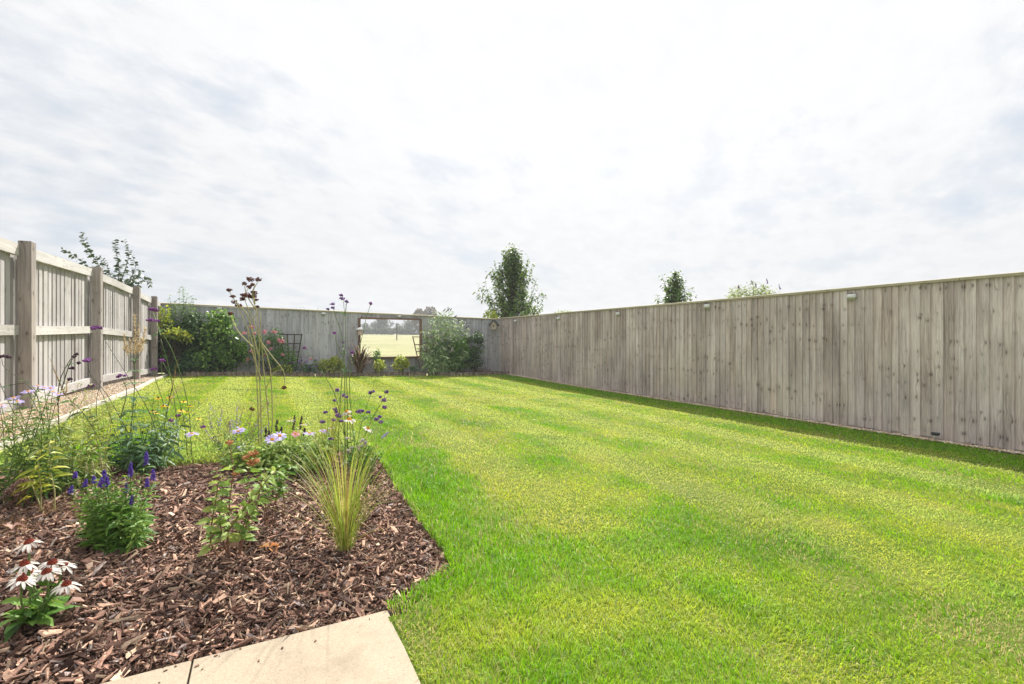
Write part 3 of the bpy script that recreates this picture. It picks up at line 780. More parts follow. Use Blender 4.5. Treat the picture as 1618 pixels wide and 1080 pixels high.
# ------------------------------------------------------------------ lamps on the fences
LH = plain('lamp housing', (.62, .62, .58, 1), .35, .5, 0., 40., .08)
LS = plain('solar cell', (.02, .025, .04, 1), .15, .6, 0., 40., .1)
LL = plain('lamp lens', (.5, .5, .44, 1), .25, .5, 0., 40., .1)
def fence_lamp(p, axis, label):
    """half dome wall lamp: p is the point on the boards, axis the side it faces"""
    e = empty('solar_lamp', p, label, 'lamp', 'solar lamps along the fence tops')
    R = .060
    def half(mb, prof, sides=14):
        prof = np.array(prof); an = np.linspace(0, PI, sides)
        v = []
        for r, z in prof:
            for t in an:
                u, o = r * math.cos(t), r * math.sin(t) * 1.05
                v.append((p[0] - o, p[1] + u, p[2] + z) if axis == '-x' else (p[0] + u, p[1] - o, p[2] + z))
        n = len(prof); i = np.arange(n - 1)[:, None] * sides; j = np.arange(sides - 1)[None]
        q = np.stack([i + j, i + j + 1, i + sides + j + 1, i + sides + j], -1).reshape(-1, 4)
        mb.add(v, [q, np.array([[k * sides for k in range(n)] + [k * sides + sides - 1 for k in range(n)][::-1]])])
    mb = MB(); half(mb, [(R, -.008), (R, .010), (R * .93, .028), (R * .78, .040), (R * .3, .047), (.001, .048)]); mb.build('housing', LH, e, True)
    mb = MB(); half(mb, [(R * .25, -.044), (R * .62, -.036), (R * .86, -.022), (R * .93, -.009)]); mb.build('lens', LL, e, True)
    mb = MB(); o = R * .5
    c = (p[0] - o, p[1], p[2] + .047) if axis == '-x' else (p[0], p[1] - o, p[2] + .047)
    box(mb, c, (.034, .062, .006) if axis == '-x' else (.062, .034, .006)); mb.build('solar_cell', LS, e)
for px, py, lb in ((1346, 469, 'nearest and largest solar lamp at the top of the right board fence'), (1118, 484, 'solar lamp on right board fence below and left of the pale green bush top'),
                   (977, 496, 'solar lamp on right board fence midway between corner tree and slim tree'), (883, 503, 'solar lamp on right board fence just right of the corner tree'),
                   (815, 507, 'solar lamp on right board fence next to the corner birdhouse')):
    p = on_x(px, py, 6.878); fence_lamp(p, '-x', lb)
for px, py, lb in ((347, 488, 'solar lamp on end fence above the dark evergreen shrubs'), (511, 495.5, 'solar lamp on end fence left of the framed opening'), (631, 500, 'solar lamp on end fence directly above the framed opening')):
    p = on_y(px, py, 14.178); fence_lamp(p, '-y', lb)
# stake light at the foot of the right fence
p = on_x(1478, 690, 6.80); z0 = float(g(6.8, p[1]))
e = empty('stake_light', (6.80, p[1], z0), 'small dark stake light in the pebbles at the foot of the board fence', 'lamp')
mb = MB(); lathe(mb, [(.006, -.05), (.006, .05), (.012, .055), (.012, .075)], (6.80, p[1], z0), 8); mb.build('stake', LH, e, True)
mb = MB(); lathe(mb, [(.030, .072), (.040, .080), (.042, .098), (.040, .102)], (6.80, p[1], z0), 14); mb.build('lamp_head', LS, e, True)
# hanging lantern on the left jamb of the opening
p = on_y(569, 521, 14.06)
e = empty('lantern', p, 'white capped lantern hung on the left jamb of the framed opening', 'lantern')
mb = MB(); lathe(mb, [(.105, .0), (.10, .022), (.075, .05), (.03, .07), (.008, .075)], p, 14); mb.build('cap', plain('white enamel', (.75, .75, .74, 1), .35), e, True)
mb = MB(); lathe(mb, [(.052, -.15), (.058, -.13), (.058, -.002)], p, 12); mb.build('body', plain('frosted tube', (.62, .47, .38, 1), .4), e, True)
mb = MB(); tube(mb, [p + (0, 0, .07), p + (0, 0, .11), p + (0, .03, .125), p + (0, .075, .12)], .004, .004); mb.build('hook', LS, e)
# birdhouse in the corner
p = on_y(781, 520, 13.98); p = np.array([p[0], 13.98, p[2]])
e = empty('birdhouse', p, 'wooden birdhouse with a dark pitched roof high in the far fence corner', 'birdhouse')
BHW = weathered('birdhouse wood', (.52, .45, .38, 1), (.34, .28, .22, 1), (1, .88, .75, 1), knots=.2, horiz='post')
ca, sa = math.cos(-.75), math.sin(-.75)
def RB(v): 
    v = np.asarray(v, float); return np.stack([v[:, 0] * ca - v[:, 1] * sa, v[:, 0] * sa + v[:, 1] * ca, v[:, 2]], 1) + p
mb = MB()
w, dd, hh, gb = .105, .085, .15, .125
v = [(-w, -dd, 0), (w, -dd, 0), (w, dd, 0), (-w, dd, 0), (-w, -dd, hh), (w, -dd, hh), (w, dd, hh), (-w, dd, hh), (0, -dd, hh + gb), (0, dd, hh + gb)]
mb.add(RB(v), [np.array([[0, 3, 2, 1], [0, 1, 5, 4], [2, 3, 7, 6], [1, 2, 6, 5], [3, 0, 4, 7]]), np.array([[4, 5, 8], [6, 7, 9]])]); 
body = mb.build('box', BHW, e)
ROOF = plain('felt roof', (.045, .045, .04, 1), .9, .1)
mb = MB()
for s in (-1, 1):
    ox, oz = .035, .04
    A = np.array([0, 0, hh + gb + .012]); Bp = np.array([s * (w + ox), 0, hh - oz])
    nrm_ = np.array([s * gb, 0, w]); nrm_ = nrm_ / np.linalg.norm(nrm_) * .014
    y0, y1 = -dd - .03, dd + .03
    v = [A + (0, y0, 0), Bp + (0, y0, 0), Bp + (0, y1, 0), A + (0, y1, 0)]
    v = v + [q + nrm_ for q in v]
    hexa(mb, RB(v))
mb.build('roof', ROOF, e)
mb = MB(); an = np.linspace(0, 2 * PI, 14, endpoint=False)
ring = np.stack([.024 * np.cos(an), np.full(14, -dd - .002), .105 + .024 * np.sin(an)], 1)
mb.add(RB(ring), np.array([list(range(14))])); mb.build('entrance', plain('hole dark', (.01, .008, .006, 1), .9), e)  # flat disc, coloured dark for the shade inside the hole

# fan trellises
TRD = weathered('trellis dark', (.12, .09, .075, 1), (.06, .045, .035, 1), (1., .9, .8, 1), knots=0., horiz='post')
TRL = weathered('trellis tan', (.28, .16, .10, 1), (.14, .08, .05, 1), (1., .9, .8, 1), knots=0., horiz='post')
def trellis(xc, y, zb, zt, wt, wb, nst, rungs, mat, label):
    e = empty('trellis', (xc, y, zb), label, 'trellis', 'fan trellises against the end fence')
    for i in range(nst):
        t = i / (nst - 1) - .5; mb = MB()
        a = np.array([xc + t * wb, y, zb]); b = np.array([xc + t * wt, y, zt]); w = .014
        hexa(mb, [a + (-w, -.008, 0), a + (w, -.008, 0), a + (w, .008, 0), a + (-w, .008, 0), b + (-w, -.008, 0), b + (w, -.008, 0), b + (w, .008, 0), b + (-w, .008, 0)], RNG.random())
        mb.build('stile', mat, e)
    for f in rungs:
        z_ = zb + (zt - zb) * f; w = (wb + (wt - wb) * f) / 2 + .02; mb = MB()
        box(mb, (xc, y - .018, z_), (2 * w, .018, .026), RNG.random()); mb.build('rung', mat, e)
p0 = on_y(442, 527, 14.02); p1 = on_y(477, 527, 14.02)
trellis((p0[0] + p1[0]) / 2, 14.02, .3, p0[2], p1[0] - p0[0], .22, 4, (.3, .52, .74, .98), TRD, 'dark brown fan trellis leaning on the end fence beside the pink shrub')
p0 = on_y(652, 531, 13.98); p1 = on_y(687, 531, 13.98)
trellis((p0[0] + p1[0]) / 2, 13.98, .3, p0[2], p1[0] - p0[0], .24, 4, (.3, .52, .74, .98), TRL, 'tan fan trellis at the right jamb of the opening behind the silver shrub')
# ------------------------------------------------------------------ plant materials
G_DARK = leafmat('leaf dark evergreen', [(.02, .05, .014), (.05, .12, .025), (.14, .25, .05)], .4, .4, .25)
G_MID = leafmat('leaf mid green', [(.055, .13, .02), (.11, .24, .04), (.24, .40, .08)], .45, .35, .35)
G_FRESH = leafmat('leaf fresh green', [(.07, .17, .025), (.13, .27, .04), (.26, .40, .08)], .45, .35, .4)
G_LIME = leafmat('leaf yellow green', [(.14, .24, .03), (.36, .42, .05), (.60, .58, .10)], .45, .35, .4)
G_SILV = leafmat('leaf silver green', [(.12, .23, .07), (.27, .40, .15), (.60, .68, .38)], .5, .4, .3)
G_PALE = leafmat('leaf pale underside', [(.14, .25, .05), (.27, .39, .085), (.44, .52, .17)], .5, .3, .4)
G_BLUE = leafmat('leaf blue green', [(.05, .12, .055), (.10, .20, .09), (.20, .32, .16)], .45, .4, .35)
G_TREE = leafmat('leaf pear tree', [(.06, .125, .028), (.12, .21, .045), (.25, .35, .08)], .35, .5, .3)
G_FAR = leafmat('leaf far trees', [(.05, .08, .035), (.08, .115, .05), (.13, .15, .07)], .7, .1, .2, False)
G_FARB = leafmat('leaf autumn trees', [(.11, .09, .04), (.17, .13, .06), (.24, .18, .08)], .7, .1, .2, False)
G_BRONZE = leafmat('leaf bronze strap', [(.06, .032, .026), (.15, .085, .06), (.36, .26, .20)], .35, .5, .25)
G_STRAW = leafmat('straw stem', [(.26, .26, .10), (.40, .38, .17), (.52, .47, .25)], .6, .25, .2)
G_STEM = leafmat('green stem', [(.06, .12, .03), (.12, .20, .05), (.22, .28, .08)], .5, .3, .15)
G_DSTEM = leafmat('dark stem', [(.04, .05, .025), (.075, .085, .035), (.12, .12, .05)], .5, .3, .1)
G_RSTEM = leafmat('reddish stem', [(.12, .055, .035), (.20, .10, .06), (.30, .19, .12)], .55, .3, .1)
G_BARKM = leafmat('twig bark', [(.06, .045, .03), (.10, .08, .055), (.16, .13, .09)], .8, .15, None)
G_SEDGE = leafmat('sedge blade', [(.16, .28, .035), (.30, .42, .06), (.50, .52, .14), (.26, .16, .06)], .4, .4, .35)
G_PLUME = leafmat('dry plume', [(.38, .27, .15), (.58, .45, .29), (.74, .64, .48)], .8, .1, .4)
G_BPLUME = leafmat('brown plume', [(.18, .10, .05), (.32, .20, .10), (.48, .34, .20)], .8, .1, .3)
F_PURP = leafmat('violet floret', [(.11, .05, .20), (.22, .10, .36), (.40, .23, .52)], .6, .2, .3, False)
F_SPIKE = leafmat('violet spike', [(.07, .035, .26), (.13, .065, .46), (.28, .17, .62)], .6, .2, .3, False)
F_MAG = leafmat('magenta floret', [(.15, .04, .20), (.27, .08, .33), (.42, .17, .46)], .6, .2, .3, False)
F_BROWN = leafmat('dry seed head', [(.06, .022, .02), (.13, .045, .035), (.24, .10, .065)], .8, .1, .15, False)
F_DKPUR = leafmat('dark seed spike', [(.035, .02, .03), (.07, .035, .055), (.12, .07, .10)], .8, .1, .1, False)
F_LILAC = leafmat('lilac petal', [(.42, .34, .72), (.56, .48, .83), (.70, .63, .90)], .5, .2, .4, False)
F_WHITE = leafmat('white petal', [(.52, .47, .44), (.62, .58, .55), (.70, .67, .64)], .5, .25, .35, False)
F_YEL = leafmat('yellow petal', [(.72, .44, .02), (.82, .56, .03), (.86, .66, .07)], .5, .25, .35, False)
F_PINK = leafmat('pink blossom', [(.55, .14, .22), (.72, .28, .36), (.82, .50, .54)], .55, .2, .35, False)
F_CONE = leafmat('red cone', [(.06, .012, .008), (.16, .022, .012), (.30, .06, .025)], .7, .2, None, False)
F_ORG = leafmat('orange cone', [(.52, .20, .02), (.70, .33, .03), (.80, .46, .06)], .7, .2, None, False)
F_BLK = leafmat('dark eye', [(.02, .012, .008), (.05, .025, .012), (.09, .04, .02)], .7, .2, None, False)
F_RUST = leafmat('rust flower', [(.34, .13, .05), (.52, .24, .10), (.62, .36, .19)], .8, .1, .2, False)
F_DPINK = leafmat('faded pink head', [(.25, .13, .11), (.38, .23, .19), (.50, .36, .29)], .85, .1, .2, False)

def rv(n): return nrm(RNG.normal(0, 1, (n, 3)))
def part(mb, name, mat, root, smooth=False):
    return mb.build(name, mat, root, smooth)

# ------------------------------------------------------------------ flowers
def daisy(root, pos, R, n, droop, pet, cen, cone=.28, tall=.5, tilt=(0, 0, 1), wid=.2, name='flower', cname='flower_centre'):
    """petals as one mesh with its centre as a child"""
    t = nrm(np.array(tilt, float)); u = nrm(np.cross(t, [.3, .9, .1])); w = np.cross(t, u)
    an = np.arange(n) / n * 2 * PI + RNG.normal(0, .08, n)
    D = np.cos(an)[:, None] * u + np.sin(an)[:, None] * w
    mb = MB()
    B = pos + D * R * cone * .6
    dd = D + t * RNG.normal(.05, .12, n)[:, None]
    leaves(mb, B, dd, np.broadcast_to(t, (n, 3)), R * (1 - cone * .5) * RNG.uniform(.85, 1.05, n), R * wid * 2 * .5 * RNG.uniform(.85, 1.1, n), droop * RNG.uniform(.6, 1.3, n), .05, shape=(.3, .78, .8, .75))
    f = mb.build(name, pet, root)
    mb = MB()
    rc = R * cone; k = 46
    ph = np.arange(k) * 2.39996; rr = np.sqrt((np.arange(k) + .5) / k)
    P = pos + rc * rr[:, None] * (np.cos(ph)[:, None] * u + np.sin(ph)[:, None] * w) + t * (rc * tall * (1 - rr ** 2) * 1.6)[:, None]
    octs(mb, P, rc * .2, np.clip(rr * 1.0 + RNG.normal(0, .12, k), 0, 1))
    lathe_p = [(rc * .98, -.1 * rc), (rc * .95, tall * rc * .15), (rc * .7, tall * rc * .85), (rc * .3, tall * rc * 1.4), (rc * .02, tall * rc * 1.55)]
    pr = np.array(lathe_p); a = np.arange(10) / 10 * 2 * PI
    v = pos + (pr[:, :1, None] * (np.cos(a)[None, :, None] * u + np.sin(a)[None, :, None] * w)) + pr[:, 1:, None] * t
    i = np.arange(len(pr) - 1)[:, None] * 10; j = np.arange(10)[None]
    mb.add(v.reshape(-1, 3), np.stack([i + j, i + (j + 1) % 10, i + 10 + (j + 1) % 10, i + 10 + j], -1).reshape(-1, 4), .35)
    c = MB(); c.V, c.F, c.R, c.n = mb.V, mb.F, mb.R, mb.n
    c.build(cname, cen, f)
    return f
def head(root, pos, r, mat, n=26, size=None, flat=.55, name='flower_head'):
    """rounded cluster of tiny florets"""
    mb = MB(); d = rv(n) * (RNG.random((n, 1)) ** .4); d[:, 2] *= flat
    octs(mb, pos + d * r, (size or r * .26))
    return mb.build(name, mat, root)
def spike(root, p0, p1, r, mat, n=60, name='flower_spike', size=None, bare=.0):
    mb = MB(); t = RNG.random(n) ** .85; ax = np.asarray(p1) - np.asarray(p0)
    rr = r * (1 - t ** 2.2 * .85)
    a = RNG.uniform(0, 2 * PI, n)
    P = p0 + ax * t[:, None] + np.stack([np.cos(a) * rr, np.sin(a) * rr, 0 * a], 1)
    octs(mb, P, (size or r * .5), np.clip(RNG.random(n) * .7 + .3 * (1 - t), 0, 1))
    tube(mb, [p0, p1], r * .45, r * .15, 5, .2)
    return mb.build(name, mat, root)
def plume(root, p0, p1, r, mat, n=90, name='seed_plume'):
    """feathery dry spike: many fine bristles"""
    mb = MB(); t = RNG.random(n); ax = np.asarray(p1) - np.asarray(p0); L = np.linalg.norm(ax); axn = ax / L
    B = p0 + ax * t[:, None]; D = rv(n) * .75 + axn * .9
    leaves(mb, B, D, rv(n), r * RNG.uniform(.8, 1.7, n) * (1.15 - .6 * t), r * .2, .1, 0)
    tube(mb, [p0, p1], .0016, .0008, 4, .1)
    return mb.build(name, mat, root)

def along(P, t):
    P = np.asarray(P); s = np.concatenate([[0], np.cumsum(np.linalg.norm(np.diff(P, axis=0), axis=1))]); s /= s[-1]
    pos = np.stack([np.interp(t, s, P[:, k]) for k in range(3)], 1)
    e = 1e-3; d = np.stack([np.interp(np.minimum(t + .02, 1), s, P[:, k]) - np.interp(np.maximum(t - .02, 0), s, P[:, k]) for k in range(3)], 1)
    return pos, nrm(d)
def leafy(mb, P, n, L, W, t0=.1, t1=1., up=.45, droop=.3, taper=.5, whorl=1, jit=.25, rnd=None, spread=0.):
    """leaves set along a stem polyline"""
    m = max(1, n // whorl); t = np.linspace(t0, t1, m); t = np.repeat(t, whorl)
    k = len(t); ph = np.repeat(np.arange(m) * (2.4 if whorl == 1 else PI / whorl), whorl) + np.tile(np.arange(whorl) / whorl * 2 * PI, m)
    ph = ph + RNG.normal(0, jit, k)
    pos, d = along(P, np.clip(t + RNG.normal(0, .006, k), 0, 1))
    u = nrm(np.cross(d, np.array([.2, .93, .15]))); w = np.cross(d, u)
    if spread: pos = pos + RNG.normal(0, spread, pos.shape)
    rad = np.cos(ph)[:, None] * u + np.sin(ph)[:, None] * w
    D = rad + d * (up + RNG.normal(0, .15, k))[:, None]
    sz = (1 - taper * (t - t0) / max(1e-6, t1 - t0)) * RNG.uniform(.75, 1.15, k)
    leaves(mb, pos, D, d + RNG.normal(0, .55, d.shape), L * sz, W * sz, droop, .1, rnd)
def px_path(pts, Z0, Z1=None):
    Z1 = Z0 if Z1 is None else Z1
    n = len(pts); return np.array([at(x, y, Z0 + (Z1 - Z0) * i / max(1, n - 1)) for i, (x, y) in enumerate(pts)])

def clump_bush(name, label, cat, base, clumps, n, L, W, mat, group=None, stems=True, inner=.55, droop=.3, up=.3, stemmat=None, extra=None):
    """base world point; clumps: (centre xyz, rx, ry, rz, weight); leaves crowd the outer shell of each clump"""
    e = empty(name, base, label, cat, group)
    mb = MB(); wsum = sum(c[4] for c in clumps)
    for (c, rx, ry, rz, wt) in clumps:
        k = int(n * wt / wsum); c = np.asarray(c)
        d = rv(k); q = inner + (1 - inner) * RNG.random((k, 1)) ** .6
        P = c + d * q * .8 * np.array([rx, ry, rz])
        ns = 22; sd_ = rv(ns); sd_[:, 2] = np.abs(sd_[:, 2]) * 1.1 - .35; sd_ = nrm(sd_); pick = RNG.integers(0, ns, k); far_ = RNG.random(k) < .74
        sr = RNG.uniform(.16, .34, ns)[pick][:, None]
        P2 = c + (sd_[pick] * RNG.uniform(.72, .98, ns)[pick][:, None] + d * sr * q) * np.array([rx, ry, rz])
        P = np.where(far_[:, None], P2, P)
        gz = g(P[:, 0], P[:, 1]) + .02; P[:, 2] = np.maximum(P[:, 2], gz + RNG.random(k) * .08)
        D = d + rv(k) * .8 + np.array([0, 0, up]) ; U = d * .6 + np.array([0, 0, .8]) + rv(k) * .4
        leaves(mb, P, D, U, L * RNG.uniform(.6, 1.25, k), W * RNG.uniform(.7, 1.2, k), droop, .12, np.clip(RNG.normal(.45, .25, k) + np.where(far_, .08, -.25), 0, 1))  # inner leaves coloured darker, imitating shade inside the bush
    part(mb, 'foliage', mat, e)
    if stems:
        mb = MB()
        for (c, rx, ry, rz, wt) in clumps:
            for _ in range(3):
                q = np.asarray(c) + rv(1)[0] * np.array([rx, ry, rz]) * .55
                b0 = np.asarray(base) + np.array([RNG.normal(0, .03), RNG.normal(0, .03), -.03])
                tube(mb, curve(b0, q, 6, (RNG.normal(0, .05), RNG.normal(0, .05), .05), .008), .010, .004, 5)
        part(mb, 'stem', stemmat or G_BARKM, e)
    return e
def pe(px, py, rxp, ryp, y, ry=None, w=1.):
    """clump from picture measures at world depth plane y"""
    c = on_y(px, py, y); Z = depth(c); s = Z / F
    return (c, rxp * s, ry if ry else min(rxp * s, .45), ryp * s, w)
def foot(px, y):
    c = on_y(px, 590, y); return np.array([c[0], c[1], float(g(c[0], c[1])) + .05])

# ================================================================== FAR BED, left to right
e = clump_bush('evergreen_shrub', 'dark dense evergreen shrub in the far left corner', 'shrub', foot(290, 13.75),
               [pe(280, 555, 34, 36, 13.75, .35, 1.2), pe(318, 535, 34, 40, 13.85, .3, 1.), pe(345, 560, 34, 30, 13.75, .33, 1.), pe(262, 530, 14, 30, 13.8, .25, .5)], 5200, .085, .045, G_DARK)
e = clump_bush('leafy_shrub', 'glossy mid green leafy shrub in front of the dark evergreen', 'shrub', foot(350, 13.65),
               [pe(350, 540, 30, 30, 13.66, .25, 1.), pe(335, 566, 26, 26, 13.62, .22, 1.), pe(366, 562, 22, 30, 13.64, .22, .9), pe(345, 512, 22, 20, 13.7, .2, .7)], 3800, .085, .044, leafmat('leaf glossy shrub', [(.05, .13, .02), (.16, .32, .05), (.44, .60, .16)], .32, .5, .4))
e = clump_bush('round_shrub', 'low rounded pale green shrub at the left end of log edging', 'shrub', foot(291, 13.5),
               [pe(292, 574, 23, 17, 13.52, .2, 1.), pe(280, 583, 14, 10, 13.52, .18, .5)], 1800, .06, .022, G_BLUE)
e = clump_bush('golden_shrub', 'bright yellow green leaf sprays over dark evergreen by slatted fence', 'shrub', foot(262, 13.45),
               [pe(258, 505, 11, 22, 13.5, .15, .7), pe(272, 527, 20, 7, 13.45, .2, .7), pe(292, 532, 10, 8, 13.45, .16, .4)], 520, .095, .045, G_LIME)
# wispy shoots rising above the end fence
e = empty('wispy_shrub', foot(288, 14.0), 'tall wispy shrub with small leaves rising above the far left corner', 'shrub')
ms, ml = MB(), MB()
for (x, y) in ((268, 468), (276, 475), (284, 454), (290, 452), (296, 462), (303, 466), (306, 472), (281, 482), (299, 484), (270, 488), (290, 480), (309, 490)):
    P = spline([foot(288 + RNG.normal(0, 5), 14.0), on_y(288 + (x - 288) * .5 + RNG.normal(0, 3), 525, 13.98), on_y(x, y, 13.95)], 12)
    tube(ms, P, .009, .002, 4); leafy(ml, P, 60, .085, .048, .4, 1., .35, .3, .3, spread=.02)
part(ms, 'stem', G_STEM, e); part(ml, 'foliage', G_FRESH, e)
# pink flowering shrub
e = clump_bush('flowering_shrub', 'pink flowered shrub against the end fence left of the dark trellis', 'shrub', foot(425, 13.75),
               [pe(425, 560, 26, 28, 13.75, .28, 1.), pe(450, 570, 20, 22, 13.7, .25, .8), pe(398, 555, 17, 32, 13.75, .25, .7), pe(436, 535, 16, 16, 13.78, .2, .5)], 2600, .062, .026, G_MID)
for (x, y, r) in ((386, 526, 4), (398, 516, 4), (402, 527, 4), (418, 524, 5), (434, 524, 5), (445, 539, 6), (441, 537, 4), (398, 555, 5), (428, 550, 4), (391, 568, 4), (424, 541, 4), (419, 560, 3), (447, 560, 3)):
    c = on_y(x, y, 13.5 + RNG.normal(0, .03)); head(e, c, r * .0125, F_PINK if y > 515 else F_WHITE, 20, .020, .8, 'blossom')
e = clump_bush('golden_plant', 'small golden leaved plant at the foot of the pink flowered shrub', 'plant', foot(443, 13.5), [pe(447, 583, 13, 7, 13.5, .15, 1.)], 420, .05, .026, G_LIME)
# low pinkish perennials
e = clump_bush('border_perennial', 'low pink and purple flowering perennials right of the dark trellis', 'plant', foot(485, 13.6), [pe(478, 582, 16, 9, 13.6, .2, 1.), pe(497, 581, 12, 9, 13.6, .2, .8)], 1000, .06, .018, G_BLUE)
for (x, y) in ((460, 573), (472, 572), (477, 577), (484, 571), (491, 567), (498, 569), (504, 574), (468, 581), (488, 580), (476, 569), (500, 578)):
    head(e, on_y(x, y, 13.5), .045, F_PINK if (x % 2) else F_PURP, 16, .014, .8, 'blossom')
e = clump_bush('golden_shrub', 'rounded yellow green shrub left of the bronze spiky plant', 'shrub', foot(522, 13.65), [pe(522, 579, 19, 14, 13.65, .28, 1.), pe(530, 572, 12, 8, 13.6, .2, .5), pe(512, 577, 10, 10, 13.6, .2, .4)], 1900, .055, .026, G_LIME)
# bronze phormium
b0 = foot(568, 13.55)
e = empty('flax_plant', b0, 'bronze spiky strap leaved plant below the left jamb of the opening', 'plant')
mb = MB(); n = 120; a = RNG.uniform(0, 2 * PI, n); H = RNG.uniform(.45, .85, n)
strips(mb, b0 + np.stack([np.cos(a), np.sin(a), 0 * a], 1) * .05, np.stack([np.cos(a), np.sin(a), 0 * a], 1), H * RNG.uniform(.45, 1., n), RNG.uniform(.2, .66, n), RNG.uniform(.03, .055, n), None, 5, RNG.uniform(.2, 1.2, n))
strips(mb, np.array([b0, b0 + (.05, 0, 0), b0 + (.02, .0, 0)]), np.array([[-.9, .1, 0], [.8, .2, 0], [.9, -.1, 0]]), np.array([1.08, .85, .78]), np.array([.16, .3, .45]), .05, np.array([.1, .2, .4]), 5, .1)
part(mb, 'foliage', G_BRONZE, e)
e = clump_bush('golden_shrub', 'small yellow shrub tucked right of the bronze spiky plant', 'shrub', foot(600, 13.5), [pe(600, 578, 10, 10, 13.5, .15, 1.)], 420, .06, .032, G_LIME)
e = clump_bush('young_shrub', 'yellow green shoot standing before the sill of the framed opening', 'shrub', foot(595, 13.95), [pe(595, 560, 6, 8, 13.95, .1, 1.), pe(596, 572, 4, 8, 13.95, .08, .5)], 260, .06, .03, G_FRESH)
e = clump_bush('golden_shrub', 'bright yellow leaved shrub standing alone below the middle of the opening', 'shrub', foot(633, 13.55), [pe(633, 577, 13, 12, 13.55, .2, 1.), pe(636, 570, 9, 8, 13.55, .14, .4)], 620, .075, .042, G_LIME)
e = clump_bush('grey_plant', 'small blue grey plant left of the silver shrub', 'plant', foot(657, 13.6), [pe(656, 584, 9, 7, 13.6, .15, 1.)], 420, .05, .016, G_BLUE)
# silver buddleia-like shrub
b0 = foot(700, 13.8)
e = empty('silver_shrub', b0, 'tall silver leaved shrub with long spikes rising above the end fence', 'shrub')
ms, ml = MB(), MB()
tips = [(672, 520), (680, 500), (690, 488), (697, 494), (703, 489), (711, 487), (716, 502), (724, 512), (731, 505), (737, 520), (742, 530), (664, 545), (669, 560), (676, 535), (686, 520), (694, 530), (706, 520), (716, 535), (726, 540), (700, 550), (682, 560), (690, 570), (710, 565), (722, 560), (735, 555), (668, 575), (705, 578)]
for i, (x, y) in enumerate(tips):
    yy = 13.85 - RNG.random() * .35 - (.15 if y > 540 else 0)
    P = spline([b0 + RNG.normal(0, .05, 3) * (1, 1, 0), on_y(700 + (x - 700) * .65 + RNG.normal(0, 4), (y + 590) / 2, yy + .05), on_y(x, y, yy)], 12)
    tube(ms, P, .012, .002, 4); leafy(ml, P, 230, .14, .040, .08, .98, .25, .5, .3, spread=.05)
part(ms, 'stem', G_STEM, e); part(ml, 'foliage', G_SILV, e)
for (x, y, x1, y1) in ((690, 494, 687, 487), (697, 497, 692, 492), (703, 494, 711, 486), (700, 492, 704, 487), (708, 491, 708, 484), (711, 490, 714, 487), (719, 500, 722, 498), (716, 503, 720, 499), (728, 506, 724, 506), (745, 510, 737, 510), (698, 499, 702, 496), (741, 514, 735, 519)):
    spike(e, on_y(x, y, 13.8), on_y(x1, y1, 13.8), .018, F_DKPUR, 26)
for (x, y, x1, y1) in ((700, 540, 696, 535), (707, 552, 699, 548), (714, 549, 716, 554), (693, 545, 688, 538), (702, 530, 699, 524), (712, 556, 715, 548), (684, 553, 681, 558)):
    spike(e, on_y(x, y, 13.42), on_y(x1, y1, 13.42), .022, F_WHITE, 26)
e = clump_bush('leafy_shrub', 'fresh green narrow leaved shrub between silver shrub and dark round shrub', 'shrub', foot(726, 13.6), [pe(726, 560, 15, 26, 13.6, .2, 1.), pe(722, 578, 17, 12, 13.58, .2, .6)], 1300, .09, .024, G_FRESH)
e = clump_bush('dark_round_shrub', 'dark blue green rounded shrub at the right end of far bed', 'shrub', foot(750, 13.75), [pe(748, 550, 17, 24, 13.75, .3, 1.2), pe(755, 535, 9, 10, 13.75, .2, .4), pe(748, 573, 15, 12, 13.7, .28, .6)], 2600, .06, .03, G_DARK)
e = clump_bush('low_plant', 'thin low twiggy plants in the far right corner below the birdhouse', 'plant', foot(768, 13.7), [pe(765, 585, 12, 5, 13.7, .2, 1.), pe(752, 587, 14, 4, 13.62, .15, .6)], 260, .05, .02, G_BRONZE)

# ================================================================== BEYOND THE FENCES
def shoot_tree(name, label, cat, trunk, hts, tips, leafn, L, W, mat, t0=.35, group=None, r0=.04, lowk=.5):
    e = empty(name, trunk[0], label, cat, group)
    mb = MB(); tp = spline(trunk, 8); tube(mb, tp, r0, r0 * .35, 7)
    part(mb, 'trunk', G_BARKM, e)
    ms, ml = MB(), MB()
    for q in tips:
        q = np.asarray(q); h = np.interp(RNG.uniform(*hts), [0, 1], [0, 1])
        b0, _ = along(tp, np.array([h])); b0 = b0[0]
        if b0[2] > q[2] - .15: b0, _ = along(tp, np.array([h * .5])); b0 = b0[0]
        mid = b0 * .45 + q * .55; mid[2] -= .08 * np.linalg.norm(q - b0); mid[:2] += (q[:2] - b0[:2]) * .12
        P = spline([b0, mid, q], 9); tube(ms, P, r0 * .3, .003, 4)
        leafy(ml, P, leafn, L, W, t0, 1., .3, .55, .15, jit=.8, spread=.045)
    part(ms, 'branch', G_BARKM, e); part(ml, 'crown', mat, e)
    return e
def crown_tips(cx, cy_, ztop, zbot, rmax, n, pxy):
    """tips filling a narrow cone-like crown; profile pxy = list of (height fraction, radius fraction)"""
    out = []
    for i in range(n):
        f = RNG.random() ** .8; r = np.interp(f, [p[0] for p in pxy], [p[1] for p in pxy]) * rmax * RNG.random() ** .6
        a = RNG.uniform(0, 2 * PI)
        out.append((cx + r * math.cos(a), cy_ + r * math.sin(a), zbot + (ztop - zbot) * f))
    return out
c = at(808, 500, 18.2); zt = at(808, 385, 18.2)[2]; zb = at(808, 505, 18.2)[2]
tips = crown_tips(c[0], c[1], zt - .12, zb - .5, 1.30, 170, [(0, .78), (.3, 1.), (.5, .72), (.75, .5), (.92, .28), (1, .16)])
